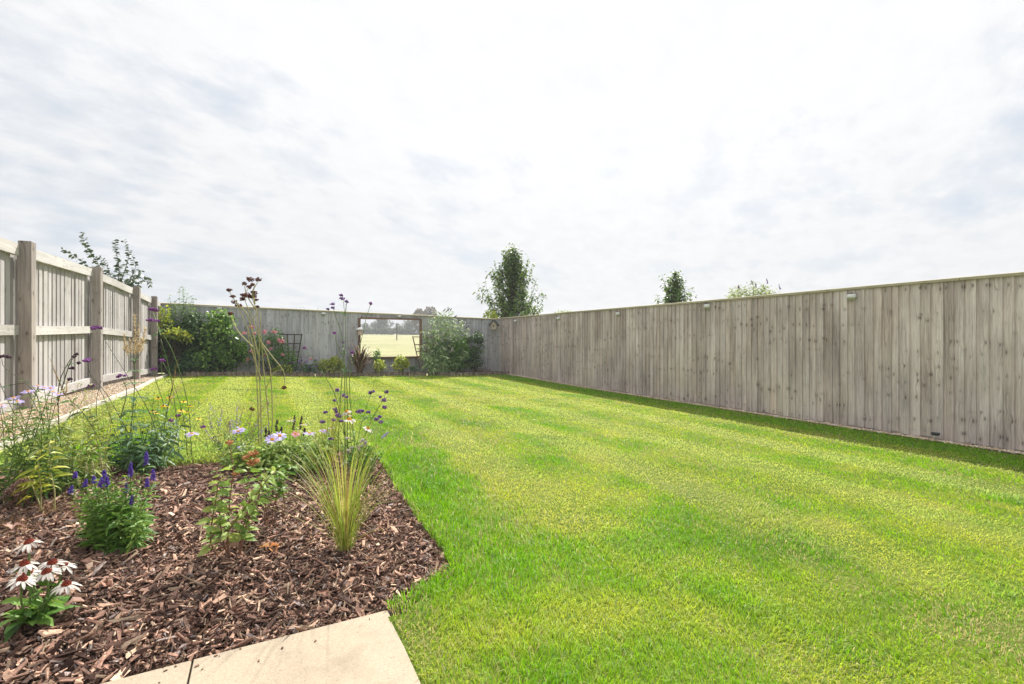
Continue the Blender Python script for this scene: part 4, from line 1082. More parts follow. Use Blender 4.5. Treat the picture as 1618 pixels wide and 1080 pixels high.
for (x, y) in ((756, 452), (752, 462), (772, 432), (781, 412), (777, 422), (796, 402), (803, 386), (813, 386), (825, 396), (836, 410), (842, 416), (848, 440), (862, 466), (857, 462), (790, 415), (820, 405), (766, 446)):
    tips.append(at(x, y, 18.2 + RNG.normal(0, .3)))
shoot_tree('pear_tree', 'upright young tree with glossy leaves behind the far right fence corner', 'tree', [(c[0], c[1], 0), (c[0] + .03, c[1], 1.6), (c[0] - .02, c[1], zt - .6)], (.28, .9), tips, 40, .125, .08, G_TREE, .5, r0=.06)
c = at(1066, 470, 15.); zt = at(1066, 426, 15.)[2]
tips = crown_tips(c[0], c[1], zt - .05, 1.6, .68, 90, [(0, .9), (.35, 1.), (.6, .7), (.85, .4), (1, .15)])
tips += [at(1047, 437, 15), at(1066, 427, 15), at(1078, 441, 15), at(1095, 455, 15), at(1038, 466, 15), at(1056, 440, 15)]
shoot_tree('slim_tree', 'slim young tree top showing above the middle of the right fence', 'tree', [(c[0], c[1], 0), (c[0], c[1], 1.5), (c[0], c[1], zt - .4)], (.3, .9), tips, 34, .105, .066, G_TREE, .45, r0=.05)
# pale bush behind the right fence
c = at(1188, 480, 13.); b0 = np.array([c[0], c[1], .0])
e = empty('butterfly_bush', b0, 'pale yellow green bush top with small violet spikes behind the right fence', 'shrub')
ms, ml = MB(), MB()
for i in range(64):
    f = RNG.uniform(-1, 1); x = 1188 + 52 * f; y = 447 + 20 * abs(f) ** 2.2 + RNG.uniform(-1, 14); Z = 13 + RNG.normal(0, .35)
    P = spline([b0 + RNG.normal(0, .08, 3) * (1, 1, 0), at(1188 + 30 * f, 500, Z), at(x, y, Z)], 10); tube(ms, P, .01, .002, 4)
    leafy(ml, P, 90, .12, .040, .5, 1., .4, .4, .3, spread=.04)
part(ms, 'stem', G_STEM, e); part(ml, 'foliage', leafmat('leaf pale bush', [(.14, .20, .06), (.26, .33, .11), (.42, .46, .18)], .5, .3, .4), e)
for (x, y) in ((1189, 445), (1195, 449), (1213, 443), (1233, 452), (1168, 452), (1208, 453)):
    spike(e, at(x, y + 5, 12.9), at(x - 2, y - 3, 12.9), .02, F_PURP, 24)
# shrub top behind the right fence next to the corner tree
c = at(895, 495, 19.)
clump_bush('garden_shrub', 'low pale green bush top behind right fence close to the corner tree', 'shrub', np.array([c[0], c[1], 0]), [(at(893, 500, 19.), .42, .4, .30, 1.), (np.array([c[0], c[1], 1.1]), .4, .4, .9, .8)], 1100, .08, .035, G_PALE)
c = at(772, 498, 17.)
clump_bush('garden_shrub', 'small yellowish bush top just above the far fence beside the corner tree', 'shrub', np.array([c[0], c[1], 0]), [(at(773, 500, 17.), .26, .25, .24, 1.), (np.array([c[0], c[1], 1.]), .3, .3, .8, .7)], 700, .07, .04, G_LIME)
for i, (x, y, lb) in enumerate(((477, 486, 'purple shrub tips peeping above end fence right of the dried verbena'),)):
    c = at(x, y, 15.6)
    e = empty('spiky_shrub', (c[0], c[1], 0), lb, 'shrub'); ms, ml = MB(), MB()
    for k in range(14):
        P = spline([(c[0], c[1], 0), (c[0] + RNG.normal(0, .2), c[1], 1.), at(x + RNG.normal(0, 9 if i == 0 else 3), y + RNG.uniform(-2, 6), 15.6)], 8); tube(ms, P, .008, .002, 4); leafy(ml, P, 22, .07, .02, .6, 1., .5, .3)
    part(ms, 'stem', G_DSTEM, e); part(ml, 'foliage', G_BLUE, e)
# branches above the slatted fence
c = on_y(178, 500, 12.4); c = at(178, 500, 11.2); b0 = np.array([c[0] - .0, c[1], .2])
e = empty('plum_tree', b0, 'dark leaved upright branches rising behind the slatted fence', 'tree')
mb = MB(); tk = spline([b0, b0 + (.02, .05, .9), at(178, 478, 11.2)], 6); tube(mb, tk, .035, .02, 6); part(mb, 'trunk', G_BARKM, e)
ms, ml = MB(), MB()
for pts, nl in (([(178, 478), (160, 425), (140, 395), (128, 366)], 46), ([(178, 478), (150, 432), (118, 404), (98, 393)], 20), ([(180, 475), (188, 430), (184, 400), (182, 379)], 40), ([(182, 475), (196, 430), (204, 400), (196, 380)], 26),
                ([(184, 478), (206, 440), (214, 420), (206, 398)], 22), ([(184, 480), (215, 452), (232, 440), (238, 450)], 26), ([(182, 478), (176, 440), (166, 415), (158, 405)], 26), ([(184, 478), (200, 450), (212, 442), (222, 428)], 26), ([(178, 470), (172, 452), (160, 440), (150, 430)], 22), ([(182, 470), (192, 455), (200, 447), (207, 440)], 30)):
    P = spline(px_path(pts, 11.2, 11.2 + RNG.normal(0, .2)), 12); tube(ms, P, .010, .002, 5)
    leafy(ml, P, int(nl * 1.7), .13, .075, .3, 1., .5, .3, .35, jit=.6, spread=.01)
part(ms, 'branch', G_BARKM, e); part(ml, 'crown', leafmat('leaf plum', [(.02, .045, .02), (.045, .085, .035), (.10, .15, .06)], .35, .5, .2), e)

# distant trees, hedge and pole on the meadow
def far_tree(px, pyb, pyt, wpx, Z, mat, label, n=1500):
    b = at(px, pyb, Z); b[2] = float(field_z(b[0], b[1])); top = at(px, pyt, Z)[2]; H = top - b[2]; Rr = wpx * Z / F / 2
    e = empty('distant_tree', b, label, 'tree', 'trees along the far side of the meadow')
    mb = MB(); tube(mb, [b, b + (0, 0, H * .5)], H * .035, H * .02, 6); part(mb, 'trunk', G_BARKM, e)
    mb = MB()
    for k in range(9):
        f = RNG.uniform(.25, .85); rr = Rr * RNG.uniform(.15, .65); a = RNG.uniform(0, 2 * PI)
        c = b + np.array([math.cos(a) * rr, math.sin(a) * rr, H * f]); m_ = n // 9
        d = rv(m_); P = c + d * (RNG.random((m_, 1)) ** .4) * np.array([Rr * .45, Rr * .45, H * .22]); P[:, 2] = np.minimum(P[:, 2], top)
        leaves(mb, P, d + rv(m_), rv(m_), H * .075, H * .05, .1)
    part(mb, 'crown', mat, e)
for a in ((578, 527, 511, 20, 175, G_FAR, 'low hazy tree at the left edge of the framed opening'), (607, 527, 499, 36, 168, G_FAR, 'broad dome shaped hazy tree seen through middle of the opening'),
          (596, 527, 508, 20, 185, G_FAR, 'rounded hazy tree behind the broad dome tree in the opening'), (648, 526, 504, 36, 172, G_FAR, 'hazy tree at right side of the framed opening'), (632, 526, 511, 18, 190, G_FAR, 'small hazy tree behind the pole in the opening'),
          (665, 527, 489, 26, 150, G_FARB, 'brownish distant treetop just above the end fence'), (681, 526, 486, 18, 155, G_FARB, 'rusty distant treetop next to the silver shrub spikes')):
    far_tree(*a)
p = at(618, 527, 158.); hb = MB()
b_ = at(520, 530, 150); c_ = at(760, 530, 150)
n = 5200; t = RNG.random(n); P = b_ + (c_ - b_) * t[:, None]; P[:, 2] = field_z(P[:, 0], P[:, 1]) + RNG.random(n) * (1.5 + .7 * vnoise(t * 60, t, 1.)); P[:, :2] += RNG.normal(0, .5, (n, 2))
leaves(hb, P, rv(n), rv(n), .5, .35, .1)
o = hb.build('hedge', G_FAR, loc=(float(b_[0]), float(b_[1]), float(field_z(b_[0], b_[1])))); tag(o, 'long low hedge across the far side of the meadow', 'hedge')
b = at(627, 539, 88.); b[2] = float(field_z(b[0], b[1])); mb = MB(); tube(mb, [b - (0, 0, .3), b + (0, 0, 3.2)], .11, .08, 7); box(mb, b + (0, 0, 2.95), (.9, .1, .09), rot=.4)
o = mb.build('telegraph_pole', G_BARKM, loc=b); tag(o, 'thin wooden pole standing in the meadow seen through the opening', 'pole')
# ================================================================== FLOWER BED IN THE FOREGROUND
def bp(px, py):
    """foot of a plant on the bark (a point of the bed surface)"""
    p = gp(px, py); return np.array([p[0], p[1], float(g(p[0], p[1])) + .02])
# --- white coneflower clump, front left
b0 = bp(56, 990); Z = depth(b0)
e = empty('coneflower_plant', b0, 'white coneflower clump with red cones at the front left of the bark bed', 'flower')
ms, ml = MB(), MB()
fl = [(46, 857, .0), (39, 891, -.03), (44, 905, .05), (35, 915, -.07), (83, 889, .02), (100, 892, .05), (74, 903, -.02), (105, 923, .0)]
for (x, y, dz) in fl:
    p = at(x, y, Z + dz); q = b0 + RNG.normal(0, .018, 3) * (1, 1, 0)
    P = spline([q, (q + p) / 2 + (RNG.normal(0, .008), RNG.normal(0, .008), 0), p - (0, 0, .006)], 9); tube(ms, P, .0036, .0026, 6)
    leafy(ml, P, 4, .075, .024, .2, .65, .7, .3, .3)
    daisy(e, p, .041, 14, .55, F_WHITE, F_CONE, .33, .62, (RNG.normal(0, .12), RNG.normal(-.1, .1), 1), .15, cname='cone')
n = 26; a = RNG.uniform(0, 2 * PI, n)
leaves(ml, b0 + RNG.normal(0, .02, (n, 3)) * (1, 1, .2), np.stack([np.cos(a), np.sin(a), RNG.uniform(.3, 1.6, n)], 1), np.tile([0, 0, 1.], (n, 1)), RNG.uniform(.09, .17, n), RNG.uniform(.025, .038, n), .45)
part(ms, 'stem', G_STEM, e, True); part(ml, 'foliage', G_MID, e)

# --- speedwell clump
b0 = bp(185, 872); Z = depth(b0)
e = empty('speedwell_plant', b0, 'bushy speedwell with violet flower spikes in the middle left of the bed', 'flower')
ms, ml = MB(), MB()
for k in range(58):
    a = RNG.uniform(0, 2 * PI); r = RNG.random() ** .6
    x = 182 + 60 * r * math.cos(a); y = 758 + 45 * (r ** 2) + RNG.uniform(-16, 46)
    q = b0 + np.array([RNG.normal(0, .035), RNG.normal(0, .035), 0]); p = at(x, y, Z + r * math.sin(a) * .13)
    P = spline([q, q * .5 + p * .5 + (0, 0, -.01) + (p - q) * (.12, .12, 0), p], 8); tube(ms, P, .0022, .0012, 4)
    leafy(ml, P, 26, .064, .013, .12, 1., .55, .25, .35)
for (x, y, L, r) in ((118, 750, 11, 4), (134, 763, 12, 4), (111, 773, 11, 4.5), (149, 757, 11, 4), (163, 752, 20, 5.5), (159, 762, 15, 4.5), (169, 760, 15, 4.5), (206, 742, 22, 5), (231, 723, 21, 5), (242.5, 750, 18, 4.5), (232, 762, 14, 4), (199, 771, 16, 4), (207, 790, 14, 3.6)):
    q = b0 + RNG.normal(0, .03, 3) * (1, 1, 0); zz = Z + RNG.normal(0, .05); p = at(x, y + L / 2, zz); p2 = at(x + RNG.normal(1, 1.2), y - L / 2, zz)
    P = spline([q, (q + p) / 2 + (p - q) * (.1, .1, 0), p], 7); tube(ms, P, .002, .0014, 4); leafy(ml, P, 26, .055, .011, .3, .97, .55, .25, .35)
    spike(e, p, p2, r * Z / F * .62, F_SPIKE, 70, size=.0032)
for (x, y, L) in ((147, 737, 18), (160, 728, 20), (137, 738, 16), (168, 738, 14), (212, 752, 16), (125, 760, 14), (119, 780, 14)):
    q = b0 + RNG.normal(0, .03, 3) * (1, 1, 0); p = at(x, y + L / 2, Z); p2 = at(x - 1, y - L / 2, Z)
    tube(ms, spline([q, (q + p) / 2, p], 6), .0018, .0013, 4); spike(e, p, p2, .0042, G_STRAW, 40, 'seed_spike', .003)
part(ms, 'stem', G_STEM, e); part(ml, 'foliage', G_FRESH, e)

# --- broad leaved shrub with reddish stems
b0 = bp(366, 888); Z = depth(b0)
e = empty('young_shrub', b0, 'young shrub with pale broad leaves and reddish stems in the bed centre', 'shrub')
ms, ml = MB(), MB()
stems = [[(356, 892), (334, 860), (335, 825), (341, 790), (345, 762)], [(364, 888), (360, 860), (361, 820), (364, 780), (368, 745), (363, 703)], [(364, 888), (359, 850), (368, 828), (385, 805), (402, 785), (420, 760), (436, 744)], [(378, 884), (385, 845), (392, 820), (403, 800), (410, 778), (418, 742)],
         [(378, 884), (380, 850), (388, 820), (394, 790), (390, 760), (396, 728)], [(362, 884), (352, 850), (347, 812), (352, 775), (342, 745)]]
for s_ in stems:
    P = spline(px_path(s_, Z, Z + RNG.normal(0, .08)), 16); P[0] = b0 + (P[0] - b0) * (1, 1, 0)
    tube(ms, P, .0042, .0016, 5); leafy(ml, P, 30, .064, .030, .2, 1., .45, .4, .25, 2)
part(ms, 'stem', G_RSTEM, e, True); part(ml, 'foliage', G_PALE, e)
for (x, y, r) in ((363, 699, 5), (400, 716, 8), (397, 731, 7), (388, 722, 5), (372, 748, 4), (405, 728, 5)):
    head(e, at(x, y, Z + .02), r * Z / F, F_RUST, 40, .0055, .6, 'dry_flower')
# its neighbour with thin pinkish stems
b0 = bp(426, 836); Z = depth(b0)
e = empty('salvia_plant', b0, 'thin leafy plant on pinkish bare stems beside the young shrub', 'plant')
ms, ml = MB(), MB()
for s_ in ([(425, 836), (421, 805), (417, 780), (424, 742)], [(432, 834), (436, 800), (436, 768), (440, 735)], [(446, 826), (450, 800), (446, 775), (440, 745)], [(424, 836), (418, 810), (424, 775), (410, 748)], [(430, 834), (432, 800), (448, 760), (458, 738)]):
    P = spline(px_path(s_, Z), 12); tube(ms, P, .0032, .0014, 5); leafy(ml, P, 22, .055, .022, .5, 1., .5, .3, .3, 2)
part(ms, 'stem', G_RSTEM, e, True); part(ml, 'foliage', G_FRESH, e)

# --- sedge
def sedge(bpx, label, n, H, R, w, mat, hs=1.):
    b0 = bp(*bpx); e = empty('sedge', b0, label, 'grass')
    mb = MB(); a = RNG.uniform(0, 2 * PI, n); D = np.stack([np.cos(a), np.sin(a), 0 * a], 1)
    h = H * RNG.uniform(.45, 1., n); strips(mb, b0 + D * RNG.uniform(.0, .045, n)[:, None], D, h, R * RNG.uniform(.2, 1., n), w * RNG.uniform(.7, 1.3, n), None, 7, RNG.uniform(.05, .75, n), 1.4)
    part(mb, 'blade', mat, e); return b0, e
b0, e = sedge((546, 872), 'olive and bronze sedge tuft with arching blades at the right of the bed', 190, .56, .42, .0032, G_SEDGE)
Z = depth(b0); mb = MB()
for s_ in ([(556, 800), (590, 755), (620, 735), (640, 731)], [(545, 850), (510, 790), (490, 775), (465, 772)], [(550, 850), (590, 800), (600, 795), (625, 790)], [(548, 860), (585, 840), (600, 836), (612, 842)], [(552, 860), (540, 780), (530, 700), (520, 655)], [(548, 860), (575, 740), (600, 690), (617, 684)], [(545, 850), (500, 740), (470, 715), (440, 722)]):
    tube(mb, spline(px_path(s_, Z, Z - .02), 14), .0024, .0007, 4, RNG.random())
mb.build('blade', G_SEDGE, e)
sedge((520, 735), 'fine wispy yellow grass tuft behind the sedge at the lawn edge', 110, .62, .34, .0028, G_SEDGE)

# --- asters, salvia and catmint in the middle of the bed
b0 = bp(455, 748); Z = depth(b0)
e = clump_bush('aster_plant', 'low lilac aster clump with yellow eyes behind the young shrub', 'flower', b0,
               [(at(445, 718, Z), .17, .14, .10, 1.), (at(485, 716, Z + .05), .16, .14, .10, 1.), (at(412, 722, Z), .13, .12, .09, .8), (at(462, 735, Z - .1), .15, .10, .07, .7)], 1100, .056, .021, G_PALE, stemmat=G_STEM, inner=.3)
for (x, y, R, ti) in ((430, 694, 17, (0, -.6, 1)), (442, 688, 15, (.1, -.5, 1)), (376, 681, 14, (0, -.25, 1)), (380, 676, 11, (.3, -.1, 1)), (489, 684, 14, (.1, -.12, 1)), (467, 685, 10, (0, -.5, 1)), (459, 664, 10, (0, 0, 1)), (480, 670, 10, (0, .1, 1)), (381, 706, 10, (.2, -.5, 1)), (303, 685, 15, (0, -.1, 1)), (377, 712, 8, (-.2, -.4, 1)), (510, 680, 9, (0, -.2, 1))):
    p = at(x, y, Z + RNG.normal(0, .06)); daisy(e, p, R * .74 * Z / F, 24, .16, F_LILAC if x not in (467, 459, 480) else F_PINK if x == 467 else F_WHITE, F_ORG, .26, .3, ti, .13)
    q = bp(x + (450 - x) * .4, 745); mb = MB(); tube(mb, spline([q, (p + q) / 2 + (0, .01, .02), p - (0, 0, .004)], 7), .0018, .0012, 4); part(mb, 'stem', G_STEM, e)
b0 = bp(458, 738); Z = depth(b0)
e = empty('sage_plant', b0, 'dark purple seed spikes standing among the asters', 'flower'); ms = MB()
for (x, y0, y1) in ((437, 681, 663), (474, 679, 657), (463, 679, 656), (480, 688, 676), (443, 684, 674), (420, 690, 676), (425, 696, 680)):
    p, p2 = at(x, y0, Z), at(x + RNG.normal(1, 1), y1, Z); q = b0 + ((p - b0) * (.6, .6, 0)); tube(ms, spline([q, (p + q) / 2, p], 6), .0018, .0012, 4)
    spike(e, p, p2, .010, F_DKPUR, 50, size=.0045)
part(ms, 'stem', G_DSTEM, e)
b0 = bp(365, 722); Z = depth(b0)
e = empty('catmint_plant', b0, 'wispy haze of pale mauve catmint behind the young shrub', 'flower'); ms, ml = MB(), MB()
for k in range(30):
    x = RNG.uniform(318, 432); y = RNG.uniform(636, 694); q = b0 + RNG.normal(0, .06, 3) * (1, 1, 0); p = at(x, y, Z + RNG.normal(0, .1))
    P = spline([q, (p + q) / 2 + (p - q) * (.1, .1, 0), p], 9); tube(ms, P, .0014, .0007, 4); leafy(ml, P, 16, .024, .010, .15, .65, .5, .2, .3, 2)
    pos, _ = along(P, RNG.uniform(.62, 1., 26)); mb = MB(); octs(mb, pos + RNG.normal(0, .006, pos.shape), .0033); mb.build('flower_spike', F_DPINK if k % 3 else F_LILAC, e)
part(ms, 'stem', G_DSTEM, e); part(ml, 'foliage', G_BLUE, e)

# --- verbena: tall thin stems with small heads
def verbena(base, label, stems, heads, hmat, smat, Z=None, hn=30, leafn=4, r=.0026):
    b0 = bp(*base); Zb = depth(b0) if Z is None else Z
    e = empty('verbena_plant', b0, label, 'flower'); ml = MB(); has = 0
    ms = MB()
    for s_ in stems:
        P = px_path(s_, Zb, Zb + RNG.normal(0, .06))
        if s_[0][1] >= base[1] - 60: P = np.vstack([[b0 + (P[0] - b0) * (.8, .8, 0)], P]) if P[0][2] > b0[2] + .03 else P
        P = spline(P, 16); tube(ms, P, r, r * .45, 5)
        if leafn: leafy(ml, P, leafn, .065, .012, .08, .75, .6, .4, .3, 2); has = 1
    part(ms, 'stem', smat, e, True)
    if has: part(ml, 'foliage', G_BLUE if smat is not G_STRAW else G_STRAW, e)
    for h in heads:
        x, y, rr = h[:3]; head(e, at(x, y, Zb + RNG.normal(0, .05)), rr * Zb / F * 1.05, h[3] if len(h) > 3 else hmat, int(hn * (rr / 4) ** .8), .0058 if Zb > 2.2 else .005, .6)
    return e
verbena((413, 724), 'tallest dried verbena with straw stems and brown seed heads in the bed centre',
        [[(410, 722), (406, 600), (401, 548), (387, 509), (374, 480)], [(413, 722), (412, 640), (409, 575), (410, 537), (405, 490), (398, 468), (403, 448)], [(417, 720), (425, 675), (418, 598), (413, 537), (411, 495)], [(420, 720), (430, 680), (427, 581), (412, 540), (400, 505), (386, 470), (393, 455)],
         [(400, 548), (376, 523), (364, 497)], [(412, 540), (431, 564), (448, 587), (449, 610)], [(425, 640), (420, 618), (432, 590), (448, 583)], [(408, 560), (392, 500), (379, 484), (368, 470), (362, 459)], [(405, 490), (391, 468), (386, 450)], [(403, 480), (400, 460), (408, 444)], [(413, 600), (400, 560), (392, 520), (410, 490)]],
        [(362, 458, 4), (368, 468, 4), (386, 448, 4), (395, 441, 6), (408, 441, 5), (394, 453, 4.5), (402, 462, 5), (391, 466, 6.5), (397, 468, 6), (383, 472, 5.5), (371, 477, 5), (377, 482, 5), (385, 466, 4.5), (405, 473, 3), (407, 484, 3), (399, 449, 3.5), (364, 495, 4), (449, 612, 4), (398, 646, 4), (402, 468, 4)], F_BROWN, G_STRAW, leafn=0, r=.0050, hn=34)
verbena((545, 728), 'tall green verbena with dark purple heads behind the sedge, against the opening',
        [[(534, 726), (536, 660), (541, 590), (546, 540), (545, 500), (542, 472)], [(545, 724), (545, 640), (544, 570), (540, 530), (532, 505), (526, 484)], [(548, 724), (549, 640), (545, 575), (533, 545), (529, 528)], [(545, 690), (531, 628), (515, 597), (500, 572), (482, 551)], [(560, 700), (552, 600), (570, 540), (578, 505), (585, 482)], [(545, 500), (548, 476)],
         [(545, 560), (541, 545)], [(546, 590), (556, 558)]],
        [(538.6, 466, 3), (541, 471, 4), (547.8, 476, 3.4), (525.6, 480, 3.6), (526, 486, 3), (518.6, 488, 2.6), (585.8, 479, 3.2, F_MAG), (528.6, 525.6, 3.4, F_MAG), (541.7, 541, 2.6), (481, 549, 3.4, F_MAG), (556, 556.5, 3.2, F_MAG)], F_PURP, G_STEM, leafn=4, r=.0038, hn=26)
verbena((565, 742), 'branching verbena with violet heads leaning over the lawn edge by the sedge',
        [[(562, 738), (566, 690), (580, 640), (586, 622), (596, 590)], [(566, 736), (580, 680), (598, 645), (610, 621)], [(560, 736), (575, 700), (598, 668)], [(556, 736), (545, 690), (531, 655), (528, 634)], [(556, 738), (545, 680), (538, 640), (534, 618)], [(585, 665), (600, 640), (607, 633)], [(556, 736), (535, 690), (510, 668)], [(575, 665), (567, 652)]],
        [(533.6, 616, 4), (543, 624, 3.6), (548, 627, 2.4), (528, 632.5, 2.6), (529, 646, 4), (531, 650, 3.4), (536, 657.5, 4), (533, 655, 3), (586, 620, 4.6), (590, 618, 2.6), (610.8, 619, 3.8), (607, 631.7, 4.6), (601, 627, 2.6), (608, 643, 4), (567, 650, 5.2), (571, 649, 4), (581.7, 651, 3.6), (595, 662, 4), (602, 666, 4), (600, 658, 3.4), (509.7, 666, 4.4), (521.7, 693.6, 4.6), (514, 651, 3.4), (527, 663, 2.6), (540, 665, 3)], F_PURP, G_STEM, leafn=3, r=.0022, hn=30)
verbena((302, 726), 'verbena with magenta heads rising over the yellow daisies toward the evergreen corner',
        [[(303, 720), (297, 640), (277, 566), (258, 528), (244, 508)], [(283, 720), (279, 660), (268, 586), (254, 535)], [(296, 720), (290, 660), (272, 600), (257, 572)], [(254, 530), (246, 505), (241, 490)], [(268, 605), (262, 600), (256, 590), (255, 572)], [(277, 720), (262, 650), (246, 600), (244, 586)]],
        [(239, 488, 4), (244, 489, 4.4), (248, 490, 3), (236, 505, 4), (241, 506, 4.4), (248, 507, 3.4), (256, 569, 5), (243, 583, 4.6), (281, 656, 4), (270, 664, 4.4), (276, 690, 4), (321, 674, 3.4)], F_MAG, G_STEM, leafn=3, r=.0033, hn=30)
verbena((243, 738), 'leaning verbena with magenta heads in front of the second fence post',
        [[(252, 728), (240, 660), (201, 593), (175, 552), (156, 520)], [(225, 728), (190, 660), (168, 622), (150, 600), (143, 592), (138, 572)], [(208, 730), (185, 690), (163, 625), (148, 608)], [(190, 660), (200, 620), (192, 596)], [(160, 700), (152, 640), (160, 600)]],
        [(147, 518, 4), (152, 517, 5), (158, 517.5, 3.6), (137, 569, 5), (141, 568, 3.6), (143, 609, 4.4), (147, 608, 3), (190, 593, 3), (186, 595, 2.2), (197, 593, 2.2)], F_MAG, G_DSTEM, leafn=3, r=.0033, hn=30)
verbena((76, 768), 'arching verbena with dark wiry stems at the left edge below the first post',
        [[(74, 764), (72, 700), (60, 630), (50, 609), (27, 595), (6, 579), (3, 566)], [(58, 764), (55, 712), (35, 675), (14, 636), (-4, 596)], [(8, 764), (8, 720), (4, 670), (-2, 636)], [(100, 760), (92, 650), (95, 600), (115, 562), (121, 560)], [(90, 640), (108, 580), (118, 562)], [(60, 628), (45, 608), (30, 606), (-4, 612)]],
        [(5, 563, 4), (10, 563, 2.6), (14, 564, 2.4), (117, 563, 2.6), (113, 581, 3), (124, 573, 2.4), (110, 599, 3), (121, 559, 2.4)], F_DKPUR, G_DSTEM, leafn=4, r=.0034, hn=26)

# --- culver's root with whorled leaves and dry plumes
b0 = bp(206, 738); Z = depth(b0)
e = empty('culver_root', b0, 'upright whorled leaf plant with beige plumes before the third fence post', 'flower'); ms, ml = MB(), MB()
P = spline([b0, at(207, 680, Z), at(212, 620, Z), at(213, 560, Z)], 18); tube(ms, P, .0046, .0022, 6)
for y, L in ((568, .035), (586, .055), (606, .075), (630, .095), (652, .10), (676, .12), (698, .12)):
    t = np.interp(y, [560, 738], [1, 0]); pos, d = along(P, np.array([t])); k = 8; a = np.arange(k) / k * 2 * PI + RNG.random() * 2
    leaves(ml, np.repeat(pos, k, 0), np.stack([np.cos(a), np.sin(a), RNG.normal(.22, .1, k)], 1), np.tile([0, 0, 1.], (k, 1)), L * RNG.uniform(.95, 1.35, k), L * .28, .35)
for s_ in ([(215, 735), (228, 700), (236, 670)], [(200, 735), (188, 705), (182, 690)], [(208, 735), (222, 710), (240, 706)]):
    Q = spline(px_path(s_, Z), 8); tube(ms, Q, .003, .0015, 5); leafy(ml, Q, 16, .11, .028, .15, 1., .5, .35, .2, 2)
for (x0, y0, x1, y1, r) in ((213, 560, 213, 497, .020), (199, 556, 196, 527, .016), (224, 556, 229, 518, .020), (219, 556, 224, 535, .016), (207, 558, 205, 536, .014), (202, 562, 200, 540, .012), (217, 560, 219, 512, .014)):
    q = at(212, 575, Z); p = at(x0, y0, Z); tube(ms, spline([q, (p + q) / 2, p], 5), .0016, .001, 4); plume(e, p, at(x1, y1, Z), r, G_PLUME, 120)
part(ms, 'stem', G_STEM, e, True); part(ml, 'foliage', G_BLUE, e)
b0 = bp(176, 752); Z = depth(b0)
e = empty('culver_root', b0, 'dark stemmed leaf plant leaning left with brown plume across the fence bay', 'flower'); ms, ml = MB(), MB()
P = spline([b0, at(172, 722, Z), at(137, 660, Z), at(115, 635, Z), at(103, 624, Z)], 18); tube(ms, P, .0042, .002, 6); leafy(ml, P, 30, .085, .022, .15, .9, .4, .3, .3, 3)
plume(e, at(104, 626, Z), at(84, 582, Z), .012, G_BPLUME, 150); plume(e, at(103, 625, Z), at(79, 566, Z), .009, G_PLUME, 70); plume(e, at(104, 622, Z), at(107, 596, Z), .013, G_PLUME, 90)
part(ms, 'stem', G_DSTEM, e, True); part(ml, 'foliage', G_BLUE, e)
b0 = bp(262, 738); Z = depth(b0)
e = empty('plume_plant', b0, 'single brown plume stem beside the yellow daisies', 'flower'); ms, ml = MB(), MB()
P = spline([b0, at(258, 690, Z), at(266, 640, Z), at(273, 610, Z)], 14); tube(ms, P, .003, .0016, 5); leafy(ml, P, 18, .07, .018, .1, .75, .5, .3, .2, 2)
plume(e, at(269, 625, Z), at(281, 567, Z), .010, G_BPLUME, 150); plume(e, at(270, 630, Z), at(288, 600, Z), .012, G_PLUME, 90); plume(e, at(272, 640, Z), at(266, 622, Z), .010, G_BPLUME, 60)
plume(e, at(270, 716, Z), at(276, 694, Z), .010, G_PLUME, 60)
part(ms, 'stem', G_DSTEM, e, True); part(ml, 'foliage', G_BLUE, e)

# --- black eyed yellow daisies
b0 = bp(262, 730); Z = depth(b0) + .1
e = empty('yellow_daisy', b0, 'yellow black eyed daisies above the bark near the lawn edge', 'flower'); ms, ml = MB(), MB()
for (x, y) in ((250, 628.5), (268, 627), (290, 634), (258.5, 640.5), (241, 649), (246.5, 652), (286, 648), (294.6, 650), (314, 661), (263, 641), (300, 641)):
    p = at(x, y, Z + RNG.normal(0, .08)); q = b0 + RNG.normal(0, .05, 3) * (1, 1, 0); P = spline([q, (p + q) / 2 + (p - q) * (.1, .1, 0), p - (0, 0, .004)], 8); tube(ms, P, .0019, .0013, 4); leafy(ml, P, 8, .05, .016, .1, .8, .5, .3)
    daisy(e, p, .025, 11, .30, F_YEL, F_BLK, .30, .7, (RNG.normal(0, .15), RNG.normal(-.1, .15), 1), .26)
part(ms, 'stem', G_STEM, e); part(ml, 'foliage', G_MID, e)

# --- pale coneflowers behind the sedge
b0 = bp(560, 736); Z = depth(b0)
e = empty('coneflower_plant', b0, 'pale coneflowers with orange cones behind the sedge', 'flower'); ms, ml = MB(), MB()
for (x, y, R, ti) in ((548, 650, 9, (-.3, -.1, 1)), (552, 663, 11, (0, -.1, 1)), (581, 677, 9, (.5, -.2, 1)), (523, 675, 6, (0, -.1, 1)), (515, 681, 8, (.5, -.3, 1)), (550, 655, 7, (.2, .2, 1))):
    p = at(x, y, Z + RNG.normal(0, .03)); q = b0 + RNG.normal(0, .03, 3) * (1, 1, 0); P = spline([q, (p + q) / 2, p - (0, 0, .004)], 8); tube(ms, P, .0026, .0018, 5); leafy(ml, P, 9, .07, .02, .08, .7, .5, .3)
    daisy(e, p, R * Z / F, 11, .38, F_WHITE, F_ORG, .34, .6, ti, .27, cname='cone')
part(ms, 'stem', G_STEM, e); part(ml, 'foliage', G_MID, e)
b0 = bp(575, 752); Z = depth(b0)
e = clump_bush('white_flower_plant', 'small white flowered plant between sedge and lawn edge', 'flower', b0, [(at(577, 722, Z), .09, .08, .075, 1.), (at(565, 728, Z), .08, .08, .06, .6)], 460, .032, .014, G_MID, stemmat=G_STEM)
